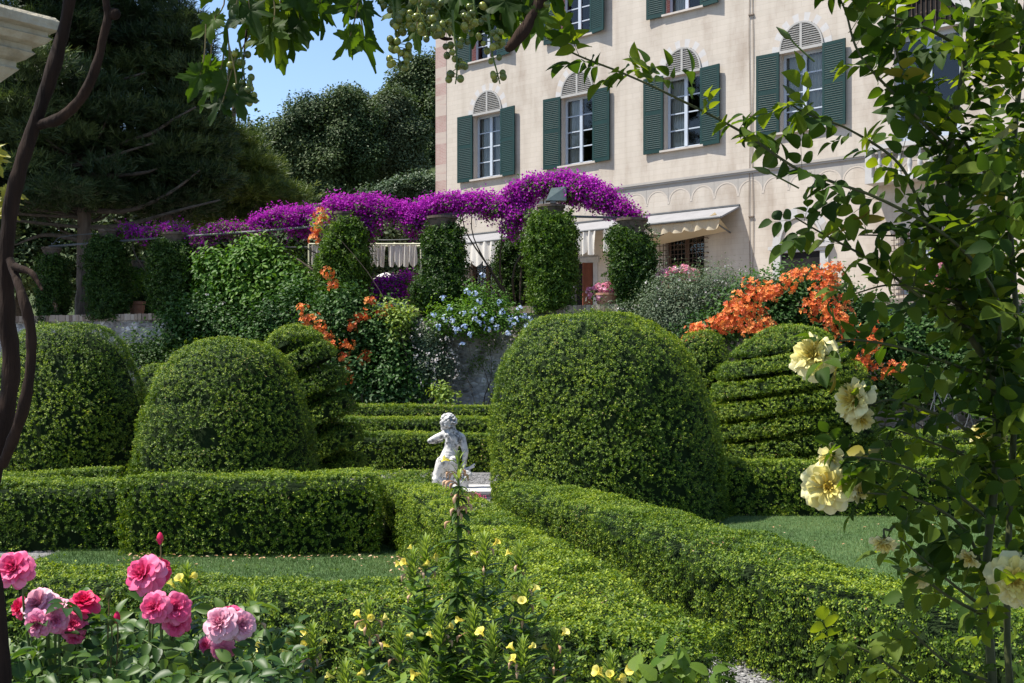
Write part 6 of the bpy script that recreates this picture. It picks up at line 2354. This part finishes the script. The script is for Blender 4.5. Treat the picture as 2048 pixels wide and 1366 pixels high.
def bunch(stalk, Y, r0, nber, wid, seed, loose=.5):
    """grapes round a drooping rachis; stalk = list of picture points"""
    rr = np.random.default_rng(seed)
    pts = catmull(np.array([W(a, b, Y) for a, b in stalk]), 24)
    ms, mg = MB(), MB()
    tube(ms, pts, np.linspace(.0022, .0010, len(pts)), 5)
    for k in range(int(nber * .75)):
        t_ = rr.uniform(.12, 1.0)
        c = pts[int(t_ * 23)]
        d = nrm(rr.normal(size=3) * [1, 1, .5] + [0, 0, -.15])
        w_ = wid * (1.1 - .6 * t_) * rr.uniform(.5, 1.15)
        e = c + d * w_
        r_ = r0 * rr.uniform(.78, 1.12) * (.7 if rr.random() < .08 else 1)
        tube(ms, [c, (c + e) / 2 + [0, 0, .002], e], .0007, 4, 4, cap=False)
        V, F = ico(e, np.array([r_, r_, r_ * 1.05]), 14, 10)
        mg.add(V, F, 0, rr.random())
    g = put(mg, 'grape_bunch', M['grape'], vine, True)
    s = put(ms, 'rachis', M['stem'], vine)
    s.parent = g
    s.location = (0, 0, 0)


bunch([(478, 78), (484, 110), (488, 150), (492, 185), (497, 205)], 1.86, .0056, 26, .022, 1)
bunch([(498, 150), (500, 180), (502, 205)], 1.84, .0058, 7, .010, 2)
bunch([(780, -20), (787, 20), (792, 70), (797, 110), (800, 145)], 1.86, .0062, 52, .026, 3)
bunch([(832, -30), (836, 10), (846, 40), (858, 62)], 1.84, .0068, 46, .036, 4)
bunch([(905, 20), (907, 60), (912, 100), (914, 140), (911, 168)], 1.86, .0058, 34, .026, 5)
bunch([(975, 30), (982, 75), (985, 110), (993, 140), (1000, 168)], 1.88, .0056, 30, .024, 6)
bunch([(870, 0), (880, 40), (888, 62)], 1.90, .0064, 26, .028, 7)
bunch([(1090, -60), (1095, -20), (1098, 10)], 1.94, .0058, 14, .022, 8)
bunch([(945, -20), (950, 30), (948, 60)], 1.92, .0060, 24, .026, 9)

# ---------------------------------------------------------------- stone capital at the left edge
CXp, CY_ = W(-84, 0, 2.9)[0], 2.9
capo = empty('stone_column', (CXp, CY_, 0), 'corner of a moulded stone capital jutting in at the upper left', 'column')
M['limestone'] = mat_noise('weathered_limestone', (.22, .19, .13), (.40, .36, .27), 9, .9, .15, .7, 8, c3=(.30, .25, .17), dist=.012, bscale=40)
mb = MB()
zt_ = W(0, -10, CY_)[2]


def sq_lathe(mb, prof, c, ang, seg=4):
    V = []
    for r_, z_ in prof:
        for q in range(4):
            a_ = ang + math.pi / 4 + q * math.pi / 2
            V.append((c[0] + r_ * math.sqrt(2) * math.cos(a_), c[1] + r_ * math.sqrt(2) * math.sin(a_), z_))
    m = len(prof)
    idx = np.arange(m * 4).reshape(m, 4)
    nx = np.roll(idx, -1, 1)
    mb.add(V, np.stack([idx[:-1], nx[:-1], nx[1:], idx[1:]], -1).reshape(-1, 4))


u_ = CY_ / FPX
zz = lambda py: E + (HY - py) * u_
h1 = 130 * u_
rp = lambda x_: (x_ + 84) * u_ / 1.414
prof = [(rp(-14), zz(330)), (rp(-14), zz(168)), (rp(-4), zz(164)), (rp(12), zz(152)), (rp(34), zz(136)), (rp(28), zz(131)), (rp(28), zz(120)), (rp(46), zz(116)), (rp(66), zz(103)), (rp(58), zz(98)), (rp(58), zz(88)), (rp(84), zz(84)), (rp(99), zz(73)), (rp(90), zz(69)), (rp(90), zz(60)), (rp(113), zz(56)), (rp(113), zz(38)), (rp(104), zz(30)), (.001, zz(29))]
sq_lathe(mb, prof, (CXp, CY_), math.radians(-39))
put(mb, 'capital', M['limestone'], capo)
mb = MB()
sq_lathe(mb, [(rp(-16), 0), (rp(-16), zz(331))], (CXp, CY_), math.radians(-39))
put(mb, 'shaft', M['limestone'], capo)

# ---------------------------------------------------------------- pink rose bush
PY = 2.35
prs = empty('rose_bush', (W(250, 0, PY)[0], PY, 0), 'rose bush with heads of bright pink and mauve roses at the lower left', 'rose')
pk = [
    ((28, 1138), (-.1, -.8, .35), 40, 2.30, 'rose_pink', FULL, (60, 1300, 2.35), 1.0),
    ((288, 1148), (-.35, -.75, .35), 42, 2.32, 'rose_pink', FULL, (300, 1320, 2.36), 1.05),
    ((318, 1140), (.5, -.6, .35), 28, 2.36, 'rose_red', FULL, (300, 1320, 2.36), 1.0),
    ((78, 1208), (-.2, -.7, .55), 38, 2.34, 'rose_pale', FULL, (110, 1380, 2.38), 1.0),
    ((42, 1215), (-.5, -.6, .1), 26, 2.38, 'rose_red', CUP, (80, 1400, 2.38), 1.0),
    ((168, 1205), (.15, -.45, .8), 32, 2.36, 'rose_red', LOOSE, (150, 1330, 2.36), .9),
    ((116, 1214), (.1, -.6, .6), 24, 2.34, 'rose_pale', FULL, (120, 1380, 2.38), 1.0),
    ((76, 1246), (-.25, -.92, .10), 30, 2.26, 'rose_mauve', FULL, (110, 1380, 2.36), 1.0),
    ((112, 1240), (.4, -.85, .15), 27, 2.27, 'rose_mauve', FULL, (110, 1380, 2.36), 1.0),
    ((146, 1250), (.3, -.7, .45), 28, 2.34, 'rose_pink', LOOSE, (130, 1390, 2.38), 1.0),
    ((150, 1272), (.3, -.8, -.2), 20, 2.34, 'rose_pink', FULL, (130, 1390, 2.38), 1.0),
    ((310, 1214), (-.25, -.92, .20), 33, 2.27, 'rose_pink', FULL, (330, 1370, 2.36), 1.0),
    ((350, 1216), (.35, -.85, .30), 34, 2.29, 'rose_pink', FULL, (330, 1370, 2.36), 1.0),
    ((352, 1246), (.2, -.9, -.15), 30, 2.30, 'rose_pink', FULL, (330, 1370, 2.36), 1.0),
    ((440, 1246), (-.1, -.75, .45), 36, 2.27, 'rose_pale', LOOSE, (430, 1400, 2.34), 1.05),
    ((484, 1250), (.45, -.75, .25), 30, 2.29, 'rose_pale', LOOSE, (430, 1400, 2.34), 1.0),
    ((462, 1228), (.1, -.4, .85), 26, 2.33, 'rose_pink', LOOSE, (430, 1400, 2.34), 1.0),
    ((446, 1300), (.1, -.85, -.35), 26, 2.29, 'rose_mauve', FULL, (430, 1400, 2.34), 1.0),
    ((412, 1290), (-.3, -.8, .1), 18, 2.33, 'rose_pink', CUP, (430, 1400, 2.34), 1.0),
]
for k, (pos, ax, R_, Y_, mt, lay, st, op) in enumerate(pk):
    bloom(prs, pos, ax, R_ * .86, Y_, mt, lay, 500 + k, stalk=st, open_=op * .95, tone=(.05, .75), frill=.05)
for a_, b_, Y_, mt in ((320, 1082, 2.33, 'rose_red'), (234, 1240, 2.36, 'rose_red'), (216, 1192, 2.36, 'stem'), (222, 1246, 2.36, 'stem')):
    c = W(a_, b_, Y_)
    mb = MB()
    lathe(mb, [(.001, -.008), (.004, -.004), (.007, .002), (.0065, .009), (.004, .015), (.001, .018)], c, 10)
    o = put(mb, 'rosebud', M[mt], prs, True)
    mb = MB()
    tube(mb, [c, c + [.002, 0, -.03], c + [-.004, .01, -.12], c + [0, .02, -.3]], .0016, 6, 12)
    inst(mb, LANCE, np.repeat(c[None] - [0, 0, .006], 4, 0), rvec(4) * [1, 1, .2] + [0, 0, .8], rvec(4), .016, 0)
    s = put(mb, 'stalk', M['stem_red'], prs)
    s.parent = o
    s.location = (0, 0, 0)
mb, ms = MB(), MB()
rr = np.random.default_rng(33)
pp = []
while len(pp) < 680:
    a_, b_ = rr.uniform(-120, 600), rr.uniform(1180, 1640)
    top_ = 1210 - 20 * math.sin(a_ / 70.) + max(0, a_ - 480) * .5
    if b_ > top_ and rr.random() < .5 + (b_ - top_) / 160:
        pp.append((a_, b_, rr.uniform(2.30, 2.8) if b_ < 1305 else rr.uniform(2.12, 2.6)))
pp = np.array([W(*q) for q in pp])
leaf_sprays(mb, pp, rng.normal(size=(len(pp), 3)) * [1, .8, .4] + [0, -.2, .1], np.array([-.1, -.35, .8]) + .55 * rvec(len(pp)), .036 * (.65 + .6 * rng.random(len(pp))), tm=ROSEL, stemmb=ms)
put(mb, 'foliage', M['bush_rose_leaf'], prs, True)
for q in range(16):
    a_ = rr.uniform(0, 540)
    t_ = W(a_, rr.uniform(1290, 1340), rr.uniform(2.25, 2.6))
    f_ = np.array(prs.location) + rr.normal(size=3) * [.12, .08, 0]
    tube(ms, [f_, f_ * .5 + t_ * .5 + rr.normal(size=3) * .04, t_], [.006, .005, .003], 6, 16)
put(ms, 'stems', M['stem'], prs)


# ---------------------------------------------------------------- evening primroses
def prim_flower(mb, c, axis, R, seed, mat=0):
    rr = np.random.default_rng(seed)
    z = nrm(axis)
    x = nrm(np.cross(z, [.31, .52, .79]))
    y = np.cross(z, x)
    op = rr.uniform(.05, .6)
    for j in range(4):
        a0 = j * math.pi / 2 + rr.normal() * .1
        U, V = np.meshgrid(np.linspace(-1, 1, 5), np.linspace(0, 1, 5), indexing='ij')
        al = math.radians(20 + 38 * op)
        rad = R * (.10 + V * np.sin(al * (.5 + .6 * V)))
        axi = R * V * np.cos(al * (.5 + .6 * V)) * 1.1
        th = a0 + U * .95 * np.sin(np.clip(V * 2 + .25, 0, 1.57)) * (1 - .06 * np.abs(U))
        notch = -R * .12 * np.clip(1 - np.abs(U) * 3, 0, 1) * (V > .95)
        P = c + (rad * np.cos(th))[..., None] * x + (rad * np.sin(th))[..., None] * y + (axi + notch + R * .05 * np.sin(U * 4 + j) * V)[..., None] * z
        mb.add(P.reshape(-1, 3), grid_faces(5, 5), mat, rr.uniform(.2, .9))
    tube(mb, [c - z * R * .5, c + z * R * .15], [.0016, .0042], 6, cap=False)


def primrose(label, top, bottom, Y, nfl, nwith, nleaf, seed, leafs=.060, spike=True, leafmat='prim_leaf', fscale=1.18, upright=.75, withspan=.07, firstleaf=.03, leaflen=.75, side=0):
    rr = np.random.default_rng(seed)
    tp = W(*top, Y)
    bt = np.array([W(bottom, 0, Y)[0], Y + rr.normal() * .05, 0.0])
    root = empty('evening_primrose', bt, label, 'evening primrose', 'evening primroses along the bottom')
    pts = catmull(np.array([bt, bt * .5 + tp * .5 + rr.normal(size=3) * [.02, .02, 0], tp - [0, 0, .06], tp]), 50)
    mb = MB()
    tube(mb, pts, np.linspace(.0055, .0022, 50), 6)
    put(mb, 'stem', M['stem'], root, True)
    H = tp[2]
    at = lambda z: pts[np.argmin(np.abs(pts[:, 2] - z))]
    # leaves
    zs_ = H - firstleaf - np.sort(rr.random(nleaf)) * leaflen
    P = np.array([at(z) for z in zs_])
    a = np.arange(nleaf) * 2.4 + rr.random(nleaf)
    D = np.stack([np.cos(a), np.sin(a), np.full(nleaf, upright) + (.2 if spike else .45) * rr.normal(size=nleaf)], -1)
    N = np.stack([-np.cos(a) * .7, -np.sin(a) * .7, np.full(nleaf, 1.0)], -1) + .25 * rvec(nleaf)
    S_ = leafs * np.clip(.45 + (H - zs_) / .28, .45, 1.15) * (.8 + .4 * rr.random(nleaf))
    mb = MB()
    inst(mb, LANCE, P, D, N, S_, 0, widen=1.35)
    if side:
        for q in range(side):
            z0 = H - firstleaf - rr.uniform(.12, leaflen * .8)
            p0 = at(z0)
            aa = rr.uniform(0, 6.28)
            e = p0 + [math.cos(aa) * .10, math.sin(aa) * .06, rr.uniform(.05, .13)]
            m2 = 9
            Q = p0 + (e - p0) * np.linspace(.2, 1, m2)[:, None]
            b_ = np.arange(m2) * 2.4
            inst(mb, LANCE, Q, np.stack([np.cos(b_), np.sin(b_), np.full(m2, .8)], -1), np.stack([-np.cos(b_), -np.sin(b_), np.ones(m2)], -1), leafs * .7, 0, widen=1.3)
    put(mb, 'foliage', M[leafmat], root, True)
    mb = MB()
    m = 54 if spike else 10
    k = np.arange(m)
    zz_ = tp[2] - .075 + .082 * k / m
    b_ = k * 2.4
    P = np.c_[np.full(m, tp[0]), np.full(m, tp[1]), zz_] + np.stack([np.cos(b_), np.sin(b_), 0 * b_], -1) * .004
    D = np.stack([np.cos(b_), np.sin(b_), 1.6 + 1.6 * k / m], -1)
    inst(mb, LANCE, P, D, np.stack([-np.cos(b_), -np.sin(b_), np.full(m, .3)], -1), .040 * (1 - .42 * k / m), 0, widen=1.0)
    put(mb, 'buds', M['prim_bud'], root, True)
    for q in range(max(1, int(nfl * .8))):
        aa = q * 2.4 + rr.uniform(-.5, .5) + 3.6
        out = np.array([math.cos(aa), -abs(math.sin(aa)) if rr.random() < .7 else math.sin(aa), 0])
        ln = rr.uniform(.018, .034)
        p0 = tp - [0, 0, rr.uniform(.012, .055)]
        c = p0 + out * ln + [0, 0, rr.uniform(.004, .022)]
        ax = out * .8 + [0, 0, rr.uniform(.0, 1.0)]
        mb = MB()
        prim_flower(mb, c, ax, .0125 * fscale * rr.uniform(.85, 1.2), seed * 31 + q)
        f = put(mb, 'flower', M['primrose'], root, True)
        mb = MB()
        tube(mb, [p0, (p0 + c) / 2 + [0, 0, .004], c - nrm(ax) * .004], .0013, 5, 8)
        s = put(mb, 'flower_tube', M['prim_bud'], root, True)
        s.parent = f
        s.location = (0, 0, 0)
    mb = MB()
    for q in range(nwith):
        aa = rr.uniform(0, 6.28)
        p0 = at(tp[2] - .03 - rr.uniform(0, withspan))
        out = np.array([math.cos(aa), math.sin(aa), 0])
        c = p0 + out * rr.uniform(.014, .034) + [0, 0, rr.uniform(-.008, .014)]
        tube(mb, [p0, (p0 + c) / 2 + [0, 0, .006], c], .0012, 5, 6, rnd=.2)
        tube(mb, [c, c + (out + [0, 0, -.5]) * .007, c + (out * .6 + [0, 0, -1.2]) * .014], [.0024, .0042, .0012], 6, 7, rnd=.3 + .6 * rr.random())
    if nwith:
        put(mb, 'withered_flowers', M['withered'], root, True)
    return root


PR = 3.0
primrose('tallest primrose spire, dark-leaved, standing in front of the white statue', (917, 912), 935, 2.95, 1, 22, 230, 701, leafs=.043, leafmat='ivy_light', upright=-.35, withspan=.15, firstleaf=.05, leaflen=.60, spike=False)
pl_ = [
    ((850, 1085), 880, 3.05, 3, 3, 42, 'primrose with an upright bud tuft just left of the tall dark spire', 4),
    ((825, 1112), 868, 2.98, 4, 3, 34, 'primrose leaning out over the lawn edge left of the tall dark spire', 3),
    ((968, 1080), 950, 3.05, 3, 3, 40, 'primrose close against the right side of the tall dark spire', 4),
    ((1038, 1098), 990, 3.10, 2, 4, 36, 'primrose with drooping withered blooms right of the tall dark spire', 3),
    ((1048, 1170), 1010, 2.95, 5, 4, 44, 'primrose with a close bunch of open flowers in front of the path hedge', 5),
    ((738, 1215), 760, 2.75, 5, 7, 40, 'primrose with a thick bud tuft and brown spent flowers beside the dark front hedge', 4),
    ((800, 1268), 810, 2.9, 3, 3, 44, 'low primrose half hidden in leaves between two taller ones', 5),
    ((592, 1248), 620, 2.85, 4, 2, 34, 'left of a pair of primroses before the dark front of the nearest hedge', 3),
    ((625, 1262), 645, 2.80, 5, 4, 36, 'right of a pair of primroses before the dark front of the nearest hedge', 3),
    ((506, 1192), 520, 2.6, 2, 3, 36, 'primrose with a feathery tuft rising behind the pale pink roses', 3),
    ((372, 1142), 420, 2.75, 4, 0, 30, 'primrose flowering among the pink roses, its tuft against the lawn', 2),
    ((545, 1290), 540, 2.6, 3, 4, 40, 'primrose with scattered flowers right of the mauve roses', 4),
    ((500, 1325), 505, 2.5, 4, 3, 36, 'short primrose at the bottom edge beside the pale pink roses', 3),
    ((1110, 1268), 1100, 2.95, 3, 3, 36, 'primrose with a bright bud tuft in front of the dark hedge end', 3),
    ((1045, 1290), 1040, 2.8, 4, 5, 40, 'bushy primrose at the bottom below the bunch of open flowers', 4),
    ((1222, 1318), 1215, 2.7, 5, 3, 30, 'rightmost primrose, opening its flowers at the bottom edge', 2),
    ((1280, 1322), 1275, 2.75, 2, 1, 26, 'stub of a primrose with green buds at the bottom, nearest the gravel', 2),
    ((690, 1338), 690, 2.6, 3, 3, 34, 'primrose showing only its top at the bottom edge left of the middle', 3),
    ((945, 1225), 940, 2.9, 2, 3, 60, 'leafy primrose directly under the tall dark spire', 6),
    ((880, 1235), 885, 2.9, 3, 4, 60, 'leafy primrose with few flowers left below the tall dark spire', 6),
    ((985, 1262), 985, 2.85, 2, 2, 60, 'leafy primrose right below the tall dark spire', 6),
    ((850, 1330), 850, 2.65, 2, 3, 50, 'leafy primrose in the middle of the bottom edge', 5),
]
for k, (tp_, bo, Y_, nf, nw, nl_, lab, sd) in enumerate(pl_):
    primrose(lab, tp_, bo, Y_, nf, nw, int(nl_ * 2.2), 720 + k, side=sd + 5, leafs=.070)
shrub('rose_shoot', 'young rose shoot with reddish green leaves at the bottom by the gravel', 'rose', (W(1360, 0, 2.7)[0], 2.7, 0), [B(1340, 1350, 60, 16, 2.7), B(1395, 1362, 30, 20, 2.7)], 10, 4, .05, .03, 'ivy_light', tm=OVATE, seed=88, nstem=3, stem_r=.004)
